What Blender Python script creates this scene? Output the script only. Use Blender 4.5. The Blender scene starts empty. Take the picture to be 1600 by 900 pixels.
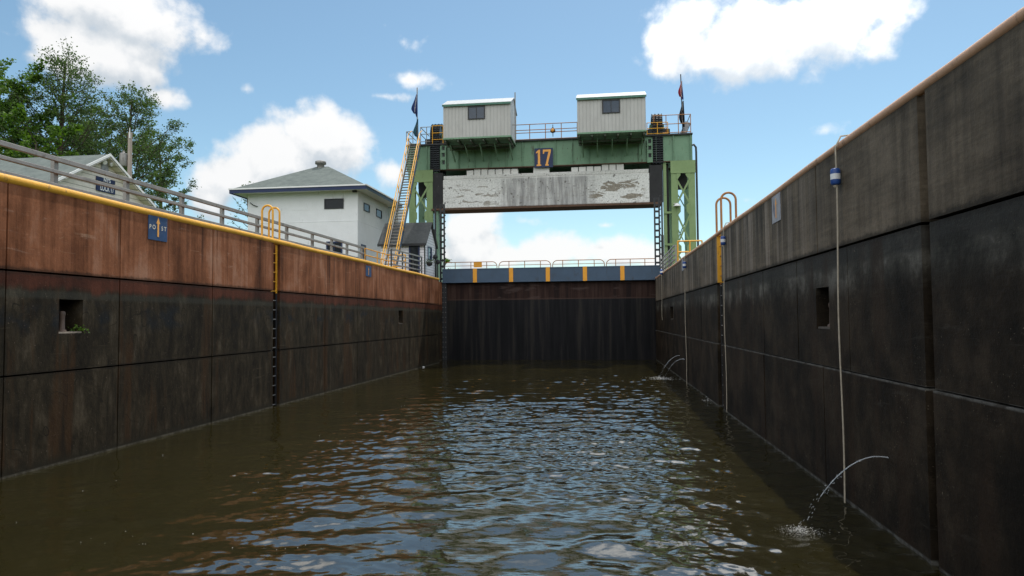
import bpy, math, random
import numpy as np
random.seed(7); rng = np.random.default_rng(11)
R = math.radians
scene = bpy.context.scene
col = scene.collection

# ------------------------------------------------------------------ camera
F, VX, VY, ROLL, CAMH = 1100., 948., 497., -.0085, 2.7
def _rz(a): c, s = math.cos(a), math.sin(a); return np.array([[c, -s, 0], [s, c, 0], [0, 0, 1.]])
def _rx(a): c, s = math.cos(a), math.sin(a); return np.array([[1, 0, 0], [0, c, -s], [0, s, c.real]])
_v = _rz(ROLL) @ np.array([(VX-800)/F, (450-VY)/F, -1])
PITCH = math.atan(-_v[1]); _w = _rx(math.pi/2+PITCH) @ _v
YAW = math.atan2(_w[0], _w[1])
ROT = _rz(YAW) @ _rx(math.pi/2+PITCH) @ _rz(ROLL)
def ray(x, y): return ROT @ np.array([(x-800)/F, (450-y)/F, -1])
EYE = np.array([0, 0, CAMH])
def atx(x, y, X): d = ray(x, y); return EYE + d*X/d[0]
def aty(x, y, Y): d = ray(x, y); return EYE + d*Y/d[1]
def atz(x, y, Z): d = ray(x, y); return EYE + d*(Z-CAMH)/d[2]

cd = bpy.data.cameras.new('camera'); cam = bpy.data.objects.new('camera', cd); col.objects.link(cam)
cd.sensor_width = 36; cd.lens = 36*F/1600; cd.clip_start = .05; cd.clip_end = 8000
from mathutils import Matrix, Vector
M4 = Matrix(ROT.tolist()).to_4x4(); M4.translation = Vector((0, 0, CAMH)); cam.matrix_world = M4
scene.camera = cam

# ------------------------------------------------------------------ mesh builder
class MB:
    def __init__(s): s.v = []; s.f = []; s.sm = []
    def add(s, vs, fs, smooth=False):
        n = len(s.v); s.v += [tuple(float(c) for c in p) for p in vs]
        s.f += [tuple(i+n for i in f) for f in fs]; s.sm += [smooth]*len(fs); return s
    def box(s, x0, x1, y0, y1, z0, z1):
        x0, x1 = min(x0, x1), max(x0, x1); y0, y1 = min(y0, y1), max(y0, y1); z0, z1 = min(z0, z1), max(z0, z1)
        return s.hexa([(x0,y0,z0),(x1,y0,z0),(x1,y1,z0),(x0,y1,z0)], [(x0,y0,z1),(x1,y0,z1),(x1,y1,z1),(x0,y1,z1)])
    def hexa(s, b, t):
        return s.add(list(b)+list(t), [(3,2,1,0),(4,5,6,7),(0,1,5,4),(1,2,6,5),(2,3,7,6),(3,0,4,7)])
    def bar(s, p, q, w, h, up=(0,0,1)):
        p, q = np.array(p, float), np.array(q, float); d = q-p; d /= np.linalg.norm(d)
        u = np.array(up, float)
        if abs(d @ u) > .98: u = np.array([0, 1., 0])
        a = np.cross(d, u); a /= np.linalg.norm(a); b = np.cross(a, d)
        a *= w/2; b *= h/2
        return s.hexa([p-a-b, p+a-b, p+a+b, p-a+b], [q-a-b, q+a-b, q+a+b, q-a+b])
    def tube(s, pts, r, n=8, cap=True):
        pts = [np.array(p, float) for p in pts]; rs = r if hasattr(r, '__len__') else [r]*len(pts)
        rings = []; ref = None
        for i, p in enumerate(pts):
            d = pts[min(i+1, len(pts)-1)] - pts[max(i-1, 0)]; d /= (np.linalg.norm(d)+1e-9)
            if ref is None:
                ref = np.cross(d, (0, 0, 1.) if abs(d[2]) < .9 else (1., 0, 0))
            ref = ref - d*(ref @ d); ref /= (np.linalg.norm(ref)+1e-9); b = np.cross(d, ref)
            rings.append([p + rs[i]*(math.cos(2*math.pi*k/n)*ref + math.sin(2*math.pi*k/n)*b) for k in range(n)])
        vs = [v for rg in rings for v in rg]; fs = []
        for i in range(len(pts)-1):
            for k in range(n):
                k2 = (k+1) % n; fs.append((i*n+k, i*n+k2, (i+1)*n+k2, (i+1)*n+k))
        s.add(vs, fs, True)
        if cap: s.add(rings[0], [tuple(range(n))[::-1]]); s.add(rings[-1], [tuple(range(n))])
        return s
    def cyl(s, p, q, r0, r1=None, n=16): return s.tube([p, q], [r0, r0 if r1 is None else r1], n)
    def lathe(s, base, prof, n=16, axis=(0,0,1)):
        base = np.array(base, float); return s.tube([base + np.array(axis, float)*z for r_, z in prof], [r_ for r_, z in prof], n)
    def prism(s, poly, o, U, V, N, d):
        o, U, V, N = (np.array(a, float) for a in (o, U, V, N)); n = len(poly)
        a = [o + U*p[0] + V*p[1] for p in poly]; b = [p + N*d for p in a]
        return s.add(a+b, [tuple(range(n))[::-1], tuple(range(n, 2*n))] + [(i, (i+1) % n, (i+1) % n+n, i+n) for i in range(n)])
    def text(s, t, o, U, V, N, size, d=.006, sx=1., bold=.0):
        cu = bpy.data.curves.new('t', 'FONT'); cu.body = t; cu.size = 1; cu.align_x = 'CENTER'; cu.align_y = 'CENTER'; cu.offset = bold
        ob = bpy.data.objects.new('t', cu); col.objects.link(ob); bpy.context.view_layer.update()
        me = bpy.data.meshes.new_from_object(ob.evaluated_get(bpy.context.evaluated_depsgraph_get()))
        o, U, V, N = (np.array(a, float) for a in (o, U, V, N))
        s.add([o + U*v.co.x*size*sx + V*v.co.y*size + N*d for v in me.vertices], [tuple(p.vertices) for p in me.polygons])
        bpy.data.objects.remove(ob); bpy.data.meshes.remove(me); return s
    def build(s, name, mat, parent=None, bevel=0, origin=None):
        P = np.array(s.v)
        if parent is not None: off = wloc(parent)
        elif origin is not None: off = np.array(origin, float)
        else: off = np.array([P[:,0].mean(), P[:,1].mean(), P[:,2].min()])
        me = bpy.data.meshes.new(name); me.from_pydata((P-off).tolist(), [], s.f)
        me.polygons.foreach_set('use_smooth', s.sm); me.materials.append(mat); me.update()
        o = bpy.data.objects.new(name, me); col.objects.link(o)
        if parent is not None: o.parent = parent
        else: o.location = off
        if bevel:
            b = o.modifiers.new('bevel', 'BEVEL'); b.width = bevel; b.segments = 2; b.limit_method = 'ANGLE'
        return o
def wloc(o):
    l = np.zeros(3)
    while o is not None: l += np.array(o.location); o = o.parent
    return l
def tag(o, label=None, cat=None, group=None, kind=None):
    if label: o['label'] = label
    if cat: o['category'] = cat
    if group: o['group'] = group
    if kind: o['kind'] = kind
    return o
def thing(name, loc, label, cat, group=None):
    o = bpy.data.objects.new(name, None); col.objects.link(o); o.location = [float(c) for c in loc]
    o.empty_display_size = .2; return tag(o, label, cat, group)
def copy_tree(o, parent=None):
    c = o.copy(); col.objects.link(c)
    if parent is not None: c.parent = parent
    for ch in [x for x in bpy.data.objects if x.parent == o]: copy_tree(ch, c)
    return c

# ------------------------------------------------------------------ materials
class N:
    def __init__(s, nt): s.nt = nt
    def n(s, t, **kw):
        nd = s.nt.nodes.new(t)
        for k, v in kw.items(): setattr(nd, k, v)
        return nd
    def inp(s, nd, k, v):
        if v is None: return
        if hasattr(v, 'node'): s.nt.links.new(v, nd.inputs[k])
        else: nd.inputs[k].default_value = v
    def pos(s): return s.n('ShaderNodeNewGeometry').outputs['Position']
    def obj(s): return s.n('ShaderNodeTexCoord').outputs['Object']
    def map(s, v, sc=(1,1,1), loc=(0,0,0)):
        nd = s.n('ShaderNodeMapping'); s.inp(nd, 'Vector', v); nd.inputs['Scale'].default_value = sc; nd.inputs['Location'].default_value = loc; return nd.outputs[0]
    def noise(s, v, sc, det=4, ro=.55, dist=0):
        nd = s.n('ShaderNodeTexNoise'); s.inp(nd, 'Vector', v); nd.inputs['Scale'].default_value = sc
        nd.inputs['Detail'].default_value = det; nd.inputs['Roughness'].default_value = ro; nd.inputs['Distortion'].default_value = dist; return nd.outputs['Fac']
    def voro(s, v, sc, feature='F1', det=0):
        nd = s.n('ShaderNodeTexVoronoi', feature=feature); s.inp(nd, 'Vector', v); nd.inputs['Scale'].default_value = sc
        if det: nd.inputs['Detail'].default_value = det
        return nd.outputs['Distance']
    def m(s, op, a, b=None, c=None, clamp=False):
        nd = s.n('ShaderNodeMath', operation=op, use_clamp=clamp)
        for i, x in enumerate((a, b, c)): s.inp(nd, i, x)
        return nd.outputs[0]
    def vm(s, op, a, b=None, out=0):
        nd = s.n('ShaderNodeVectorMath', operation=op); s.inp(nd, 0, a)
        if b is not None: s.inp(nd, 1, b)
        return nd.outputs[out]
    def sep(s, v): nd = s.n('ShaderNodeSeparateXYZ'); s.inp(nd, 0, v); return nd.outputs
    def ss(s, v, a, b, lo=0., hi=1.):
        nd = s.n('ShaderNodeMapRange', interpolation_type='SMOOTHSTEP'); s.inp(nd, 0, v)
        for k, x in zip((1, 2, 3, 4), (a, b, lo, hi)): nd.inputs[k].default_value = x
        return nd.outputs[0]
    def ramp(s, f, stops):
        nd = s.n('ShaderNodeValToRGB'); s.inp(nd, 0, f); cr = nd.color_ramp
        while len(cr.elements) < len(stops): cr.elements.new(.5)
        for e, (p, c) in zip(cr.elements, stops): e.position = p; e.color = (*c, 1)
        return nd.outputs[0]
    def mix(s, f, a, b, mode='MIX'):
        nd = s.n('ShaderNodeMix', data_type='RGBA', blend_type=mode)
        s.inp(nd, 0, f)
        for k, x in ((6, a), (7, b)): s.inp(nd, k, (*x, 1) if isinstance(x, tuple) and len(x) == 3 else x)
        return nd.outputs[2]
def new_mat(name):
    m = bpy.data.materials.new(name); m.use_nodes = True; g = N(m.node_tree); return m, g, m.node_tree.nodes['Principled BSDF']
def bump(g, b, h, st, dist=.02):
    nd = g.n('ShaderNodeBump'); g.inp(nd, 'Height', h); nd.inputs['Strength'].default_value = st; nd.inputs['Distance'].default_value = dist
    g.nt.links.new(nd.outputs[0], b.inputs['Normal'])
def plain(name, c, rough=.6, metal=0., var=.25, sc=3., dirt=None, dirt_amt=.5, bmp=.15, stretch=(1,1,1), spec=.4):
    """painted / raw surface with tone variation, optional dirt or rust patches and streaks"""
    m, g, b = new_mat(name); v = g.map(g.obj(), stretch)
    n1 = g.noise(v, sc, 6, .6); n2 = g.noise(v, sc*9, 3, .6)
    f = g.m('ADD', g.m('MULTIPLY', n1, .7), g.m('MULTIPLY', n2, .3))
    c0 = tuple(x*(1-var) for x in c); c1 = tuple(min(1, x*(1+var)) for x in c)
    cc = g.ramp(f, [(.3, c0), (.7, c1)])
    if dirt:
        n3 = g.noise(g.map(v, (1, 1, .35)), sc*1.7, 8, .7)
        cc = g.mix(g.ss(n3, .68-.25*dirt_amt, .78-.2*dirt_amt, 0, .85), cc, dirt)
    g.inp(b, 'Base Color', cc); g.inp(b, 'Roughness', g.m('ADD', rough-.08, g.m('MULTIPLY', n2, .16)))
    b.inputs['Metallic'].default_value = metal; b.inputs['Specular IOR Level'].default_value = spec
    if bmp: bump(g, b, f, bmp)
    return m
def weather(nm, layers_fn):
    m, g, b = new_mat(nm); layers_fn(g, b); return m

def f_left_wall(g, b):
    P = g.pos(); x, y, z = g.sep(P)
    st = g.noise(g.map(P, (1, 2.2, .10)), 1., 6, .65)
    st2 = g.noise(g.map(P, (1, 7., .22)), 1., 5, .7)
    big = g.noise(g.map(P, (1, .35, .6)), 1., 3, .5)
    fine = g.noise(P, 14, 6, .7)
    blot = g.noise(g.map(P, (1, .9, .55), (0, 2, 1)), 1.2, 7, .62, .4)
    f = g.m('ADD', g.m('MULTIPLY', st, .34), g.m('ADD', g.m('MULTIPLY', st2, .13), g.m('ADD', g.m('MULTIPLY', big, .18), g.m('MULTIPLY', blot, .35))))
    up = g.ramp(f, [(.37, (.052, .019, .009)), (.45, (.150, .054, .023)), (.52, (.265, .102, .048)), (.61, (.38, .20, .125))])
    scuff = g.noise(g.map(P, (1, .8, 5.)), 1.3, 8, .72, .6)
    up = g.mix(g.ss(scuff, .60, .70, 0, .35), up, (.42, .27, .20))
    zz = g.m('ADD', z, g.m('MULTIPLY', g.m('SUBTRACT', st, .5), .5))
    red = g.ramp(f, [(.4, (.035, .012, .007)), (.62, (.12, .040, .022))])
    lowf = g.noise(g.map(P, (1, 1.9, .75)), 1.3, 9, .72, .3)
    low = g.ramp(lowf, [(.36, (.011, .0085, .005)), (.46, (.022, .017, .010)), (.54, (.034, .026, .015)), (.66, (.072, .056, .036))])
    rust = g.ss(g.noise(g.map(P, (1, 1.6, .16)), 1.2, 7, .65), .52, .64, 0, .75)
    low = g.mix(rust, low, (.050, .025, .010))
    lowst = g.ss(g.noise(g.map(P, (1, 9., .35)), 1., 5, .7), .52, .68, 0, .55)
    low = g.mix(lowst, low, (.011, .009, .006))
    blue = g.m('MULTIPLY', g.ss(z, 2.4, 2.7), g.m('MULTIPLY', g.ss(z, 3.2, 2.95), g.ss(g.noise(g.map(P, (1, .7, 1)), 1.4, 5), .48, .62, 0, .7)))
    low = g.mix(blue, low, (.010, .015, .020))
    tide = g.m('MULTIPLY', g.ss(z, 3.12, 3.2), g.ss(z, 3.34, 3.26))
    low = g.mix(g.m('MULTIPLY', tide, .4), low, (.055, .056, .044))
    c = g.mix(g.ss(zz, 3.26, 3.42), low, red)
    c = g.mix(g.ss(z, 3.60, 3.66), c, up)
    wet = g.m('MULTIPLY', g.ss(g.m('ADD', z, g.m('MULTIPLY', st, .15)), .32, .1), .8)
    c = g.mix(wet, c, (.022, .020, .013))
    # chipped, grimy edges along the open joints
    jn = g.noise(P, 5.5, 6, .7)
    def edge(zc, wdt): return g.m('SUBTRACT', 1., g.ss(g.m('ADD', g.m('ABSOLUTE', g.m('SUBTRACT', z, zc)), g.m('MULTIPLY', jn, -.16)), -.075+wdt, .0+wdt))
    scr = g.m('MULTIPLY', g.ss(g.noise(g.map(P, (1, .45, 6.), (0, 0, 2)), 1.3, 8, .72, .5), .60, .66), g.ss(g.noise(g.map(P, (1, .4, .9)), 1., 3), .46, .6))
    c = g.mix(g.m('MULTIPLY', edge(3.635, .02), .7), c, (.020, .012, .008)); c = g.mix(g.m('MULTIPLY', edge(1.77, .0), .6), c, (.012, .010, .007))
    c = g.mix(g.m('MULTIPLY', scr, .38), c, g.mix(g.ss(z, 3.6, 3.7), (.10, .078, .052), (.45, .30, .20)))
    arc = g.noise(g.map(P, (1, 1., 1.), (0, 5, 0)), .55, 2, .5); arc = g.m('ABSOLUTE', g.m('SUBTRACT', g.m('FRACT', g.m('MULTIPLY', arc, 9.)), .5))
    c = g.mix(g.m('MULTIPLY', g.m('MULTIPLY', g.ss(arc, .022, .006), g.ss(z, 3.3, 3.1)), g.ss(lowf, .46, .56, 0, .75)), c, (.008, .007, .005))
    scum = g.m('MULTIPLY', g.ss(g.m('ADD', z, g.m('MULTIPLY', jn, .04)), .075, .05), g.ss(jn, .4, .6, .2, .7)); c = g.mix(scum, c, (.14, .125, .095))
    drip = g.m('MULTIPLY', g.ss(g.noise(g.map(P, (1, 5., .06), (0, 0, 4)), 1., 4, .6), .57, .66, 0, .8), g.ss(g.m('ADD', z, st), 3.9, 5.3, .15, 1)); c = g.mix(g.m('MULTIPLY', drip, g.ss(z, 3.6, 3.7)), c, (.045, .018, .010))
    speck = g.ss(g.noise(P, 34, 2, .5), .70, .75, 0, .5)
    c = g.mix(g.m('MULTIPLY', speck, g.ss(fine, .4, .6)), c, (.34, .26, .20))
    g.inp(b, 'Base Color', g.mix(.35, c, g.mix(1., c, g.ramp(fine, [(.3, (.55,.55,.55)), (.7, (1.4, 1.4, 1.4))]), 'MULTIPLY')))
    g.inp(b, 'Roughness', g.m('ADD', .62, g.m('MULTIPLY', fine, .3))); b.inputs['Specular IOR Level'].default_value = .14
    bump(g, b, g.m('ADD', fine, g.m('MULTIPLY', lowf, 1.5)), .35, .02)
def f_right_wall(g, b):
    P = g.pos(); x, y, z = g.sep(P)
    st = g.noise(g.map(P, (1, 2.4, .12)), 1., 6, .65)
    st2 = g.noise(g.map(P, (1, 6.5, .15)), 1., 5, .7)
    big = g.noise(g.map(P, (1, .5, .9)), 1., 5, .6)
    board = g.noise(g.map(P, (1, .9, 9.)), 1., 5, .65)
    fine = g.noise(P, 16, 6, .72)
    f = g.m('ADD', g.m('MULTIPLY', big, .45), g.m('ADD', g.m('MULTIPLY', st, .37), g.m('MULTIPLY', board, .18)))
    up = g.ramp(f, [(.40, (.050, .040, .028)), (.5, (.118, .094, .066)), (.60, (.20, .160, .115))])
    far = g.ss(y, 10, 17)
    dk = g.m('MULTIPLY', g.ss(st2, .44, .56, 0, .9), g.m('ADD', .25, g.m('MULTIPLY', far, .75)))
    dk = g.m('MULTIPLY', dk, g.ss(g.m('ADD', z, st), 4.2, 5.4, .35, 1))
    up = g.mix(dk, up, (.035, .031, .026))
    pale = g.m('MULTIPLY', g.ss(g.noise(g.map(P, (1, 4., .12), (0, 9, 0)), 1., 5, .6), .50, .62, 0, .6), far)
    up = g.mix(pale, up, (.33, .28, .23))
    up = g.mix(g.ss(z, 5.08, 5.2, 0, .6), up, (.05, .042, .03))
    lf = g.noise(g.map(P, (1, .8, .8)), 1.3, 8, .68)
    low = g.ramp(lf, [(.38, (.0075, .0054, .0032)), (.5, (.018, .0128, .0078)), (.62, (.040, .029, .0185))])
    zz = g.m('ADD', z, g.m('MULTIPLY', g.m('SUBTRACT', lf, .5), .5))
    grey = g.ramp(lf, [(.38, (.022, .021, .017)), (.52, (.060, .056, .046)), (.62, (.14, .132, .112))])
    low = g.mix(g.ss(zz, 2.95, 3.4), low, grey)
    cap = g.m('MULTIPLY', g.ss(zz, 3.42, 3.5), .75)
    low = g.mix(cap, low, (.030, .029, .026))
    sp = g.m('MULTIPLY', g.ss(g.noise(P, 42, 2, .5), .69, .73, 0, .8), g.ss(g.noise(P, 1.4, 4), .45, .6))
    low = g.mix(sp, low, (.24, .20, .14))
    rst = g.ss(g.noise(g.map(P, (1, 2., .2), (0, 3, 0)), 1., 6, .6), .50, .64, 0, .6)
    low = g.mix(rst, low, (.030, .018, .0105))
    # chipped, grimy edges along the open joints
    jn = g.noise(P, 5.5, 6, .7)
    def edge(zc, wdt): return g.m('SUBTRACT', 1., g.ss(g.m('ADD', g.m('ABSOLUTE', g.m('SUBTRACT', z, zc)), g.m('MULTIPLY', jn, -.16)), -.075+wdt, .0+wdt))
    scr = g.m('MULTIPLY', g.ss(g.noise(g.map(P, (1, .45, 6.), (0, 0, 2)), 1.3, 8, .72, .5), .60, .66), g.ss(g.noise(g.map(P, (1, .4, .9)), 1., 3), .46, .6))
    c = g.mix(g.ss(z, 3.70, 3.73), low, up)
    c = g.mix(g.m('MULTIPLY', edge(3.72, .02), .75), c, (.014, .012, .009))
    c = g.mix(g.m('MULTIPLY', scr, .35), c, g.mix(g.ss(z, 3.7, 3.75), (.055, .048, .038), (.20, .165, .125)))
    ledge_light = g.m('MULTIPLY', g.m('MULTIPLY', g.ss(z, 1.865, 1.885), g.ss(z, 1.925, 1.91)), g.ss(jn, .35, .6, .25, 1)); c = g.mix(ledge_light, c, (.13, .125, .112))  # pale line painted where the joint ledge catches skylight
    scum = g.m('MULTIPLY', g.ss(g.m('ADD', z, g.m('MULTIPLY', jn, .04)), .075, .05), g.ss(jn, .4, .6, .2, .8)); c = g.mix(scum, c, (.15, .15, .135))
    holes = g.m('MULTIPLY', g.ss(g.voro(g.map(P, (1, .9, 1.1)), 1.2), .035, .022), g.ss(z, 3.72, 3.8)); c = g.mix(holes, c, (.012, .010, .008))
    g.inp(b, 'Base Color', g.mix(.4, c, g.mix(1., c, g.ramp(fine, [(.3, (.5,.5,.5)), (.7, (1.5, 1.5, 1.5))]), 'MULTIPLY')))
    g.inp(b, 'Roughness', g.m('ADD', .55, g.m('MULTIPLY', fine, .3))); b.inputs['Specular IOR Level'].default_value = .14
    bump(g, b, g.m('ADD', fine, g.m('ADD', board, lf)), .4, .02)
def f_gate(g, b):
    P = g.pos(); x, y, z = g.sep(P)
    st = g.noise(g.map(P, (3., 1, .15)), 1., 6, .65); lf = g.noise(g.map(P, (.6, 1, 2.2)), 1.2, 7, .6)
    top = g.ramp(st, [(.38, (.012, .0065, .006)), (.52, (.028, .014, .011)), (.64, (.048, .028, .022))])
    pal = g.m('MULTIPLY', g.ss(lf, .52, .62, 0, .6), g.m('MULTIPLY', g.ss(z, 3.95, 4.1), g.ss(x, -9, -7)))
    top = g.mix(pal, top, (.075, .052, .046))
    low = g.ramp(st, [(.38, (.004, .0045, .0055)), (.52, (.009, .009, .0105)), (.64, (.022, .020, .018))])
    line = g.m('MULTIPLY', g.ss(z, 3.95, 3.98), g.ss(z, 4.06, 4.02))
    c = g.mix(g.ss(g.m('ADD', z, g.m('MULTIPLY', lf, .1)), 3.98, 4.08), low, top)
    c = g.mix(g.m('MULTIPLY', line, .4), c, (.08, .05, .04))
    g.inp(b, 'Base Color', c); b.inputs['Roughness'].default_value = .7; b.inputs['Specular IOR Level'].default_value = .15
    bump(g, b, g.m('ADD', st, lf), .3)
def f_counterweight(g, b):
    P = g.pos(); x, y, z = g.sep(P)
    st = g.noise(g.map(P, (3.2, 1, .35)), 1., 7, .7); pk = g.noise(g.map(P, (.6, 1, 1.9)), 1.7, 8, .62, .7)
    fine = g.noise(P, 9, 8, .72)
    c = g.ramp(fine, [(.36, (.48, .48, .47)), (.5, (.70, .70, .68)), (.64, (.80, .80, .78))])
    mid = g.m('MULTIPLY', g.ss(g.m('ADD', x, g.m('MULTIPLY', st, 2.2)), -6.8, -5.4), g.ss(g.m('ADD', x, g.m('MULTIPLY', fine, 1.6)), .9, -.8))
    dark = g.m('MULTIPLY', g.m('MULTIPLY', mid, g.ss(g.m('ADD', st, g.m('MULTIPLY', fine, .45)), .50, .92, .18, .82)), g.ss(z, 12.75, 12.55, .35, 1))
    c = g.mix(dark, c, (.10, .095, .10))
    peel = g.m('MULTIPLY', g.ss(pk, .55, .565), g.m('MULTIPLY', g.ss(z, 10.6, 10.9), g.ss(z, 12.4, 12.15)))
    zone = g.m('MAXIMUM', g.m('MULTIPLY', g.ss(x, -1.4, -.6), g.ss(x, 2.9, 2.4)), g.m('MULTIPLY', g.m('MULTIPLY', g.ss(x, -10.9, -10.2), g.ss(x, -7.0, -8.2)), .8)); peel = g.m('MULTIPLY', peel, g.m('MULTIPLY_ADD', zone, .85, .15))
    c = g.mix(g.m('MULTIPLY', peel, .85), c, g.ramp(fine, [(.35, (.11, .085, .055)), (.65, (.27, .23, .17))]))
    crack = g.ss(g.noise(g.map(P, (.5, 1, 5.)), 1.2, 9, .75, 1.), .60, .63, 0, .8)
    c = g.mix(crack, c, (.15, .13, .11))
    c = g.mix(g.ss(g.m('ADD', z, g.m('MULTIPLY', fine, .2)), 12.72, 12.76, 0, .35), c, (.62, .60, .57))
    pits = g.ss(g.noise(P, 5.5, 3, .5), .66, .69, 0, .8)
    c = g.mix(pits, c, (.10, .09, .08))
    g.inp(b, 'Base Color', c); b.inputs['Roughness'].default_value = .85
    bump(g, b, g.m('SUBTRACT', fine, g.m('MULTIPLY', peel, .6)), .5, .03)
def f_water(g, b):
    P = g.pos(); n = g.noise(g.map(P, (.25, .25, .25)), 1., 4, .5)
    g.inp(b, 'Base Color', g.ramp(n, [(.35, (.0150, .0127, .0034)), (.65, (.021, .0173, .0050))]))
    b.inputs['Roughness'].default_value = .03; b.inputs['IOR'].default_value = 2.0
    bump(g, b, g.noise(g.map(P, (1, 1.8, 1)), 9, 3, .5), .10, .02)
def f_siding(g, b, c0, c1, pitch=.13):
    P = g.pos(); x, y, z = g.sep(P)
    t = g.m('FRACT', g.m('DIVIDE', z, pitch)); fine = g.noise(P, 6, 5, .6)
    c = g.ramp(fine, [(.3, c0), (.7, c1)])
    c = g.mix(g.ss(t, .76, .95, 0, .75), c, tuple(v*.32 for v in c0))
    g.inp(b, 'Base Color', c); b.inputs['Roughness'].default_value = .6
    bump(g, b, g.m('MULTIPLY', t, -1), .6, .03)
def f_rib(g, b):
    P = g.pos(); x, y, z = g.sep(P)
    t = g.m('PINGPONG', g.m('ADD', x, y), .12); fine = g.noise(g.map(P, (1, 1, .3)), 3, 6, .65)
    c = g.ramp(fine, [(.36, (.385, .38, .365)), (.64, (.44, .435, .42))])
    c = g.mix(g.ss(t, .010, .022, .32, 0), c, (.22, .22, .22))
    g.inp(b, 'Base Color', c); b.inputs['Roughness'].default_value = .5
    bump(g, b, g.ss(t, .0, .04), .6, .03)
def f_shingle(g, b, c0, c1, k=1.):
    P = g.obj(); v = g.map(P, (1.4*k, 1.4*k, 5.*k)); n = g.noise(P, 2.2, 6, .65); f2 = g.noise(v, 3.2, 4, .7)
    br = g.n('ShaderNodeTexBrick'); g.inp(br, 'Vector', g.map(P, (1, 1, 1)))
    c = g.ramp(g.m('ADD', g.m('MULTIPLY', n, .6), g.m('MULTIPLY', f2, .4)), [(.3, c0), (.7, c1)])
    z = g.sep(P)[2]; t = g.m('FRACT', g.m('DIVIDE', z, .085))
    c = g.mix(g.ss(t, .75, .98, 0, .45), c, tuple(x*.4 for x in c0))
    g.inp(b, 'Base Color', c); b.inputs['Roughness'].default_value = .95; b.inputs['Specular IOR Level'].default_value = .1
    bump(g, b, g.m('ADD', f2, t), .4, .02)
def f_green(g, b, c0, c1, rust=.5):
    P = g.pos(); n = g.noise(P, 1.4, 6, .65); st = g.noise(g.map(P, (2.5, 2.5, .5)), 1.6, 8, .72); f = g.noise(P, 22, 3, .6)
    c = g.ramp(g.m('ADD', g.m('MULTIPLY', n, .7), g.m('MULTIPLY', f, .3)), [(.3, c0), (.7, c1)])
    c = g.mix(g.ss(st, .69-.12*rust, .76-.1*rust, 0, .8), c, (.055, .03, .018))
    sp = g.m('MULTIPLY', g.ss(g.noise(P, 7, 3, .5), .70, .73), .8); c = g.mix(sp, c, (.04, .022, .012))
    g.inp(b, 'Base Color', c); b.inputs['Roughness'].default_value = .6; bump(g, b, g.m('ADD', n, f), .2)
def f_leaf(g, b, c0, c1):
    nd = g.n('ShaderNodeNewGeometry'); r = nd.outputs['Random Per Island']
    n = g.noise(nd.outputs['Position'], .6, 3, .6)
    c = g.ramp(g.m('ADD', g.m('MULTIPLY', r, .5), g.m('MULTIPLY', n, .5)), [(.25, c0), (.75, c1)])
    g.inp(b, 'Base Color', c); b.inputs['Roughness'].default_value = .55; b.inputs['Specular IOR Level'].default_value = .3
    tr = g.n('ShaderNodeBsdfTranslucent'); g.inp(tr, 'Color', g.mix(1., c, (1.6, 1.7, .7), 'MULTIPLY'))
    mx = g.n('ShaderNodeMixShader'); mx.inputs[0].default_value = .35
    g.nt.links.new(b.outputs[0], mx.inputs[1]); g.nt.links.new(tr.outputs[0], mx.inputs[2])
    g.nt.links.new(mx.outputs[0], g.nt.nodes['Material Output'].inputs[0])
def f_flag(fn):
    return fn
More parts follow.
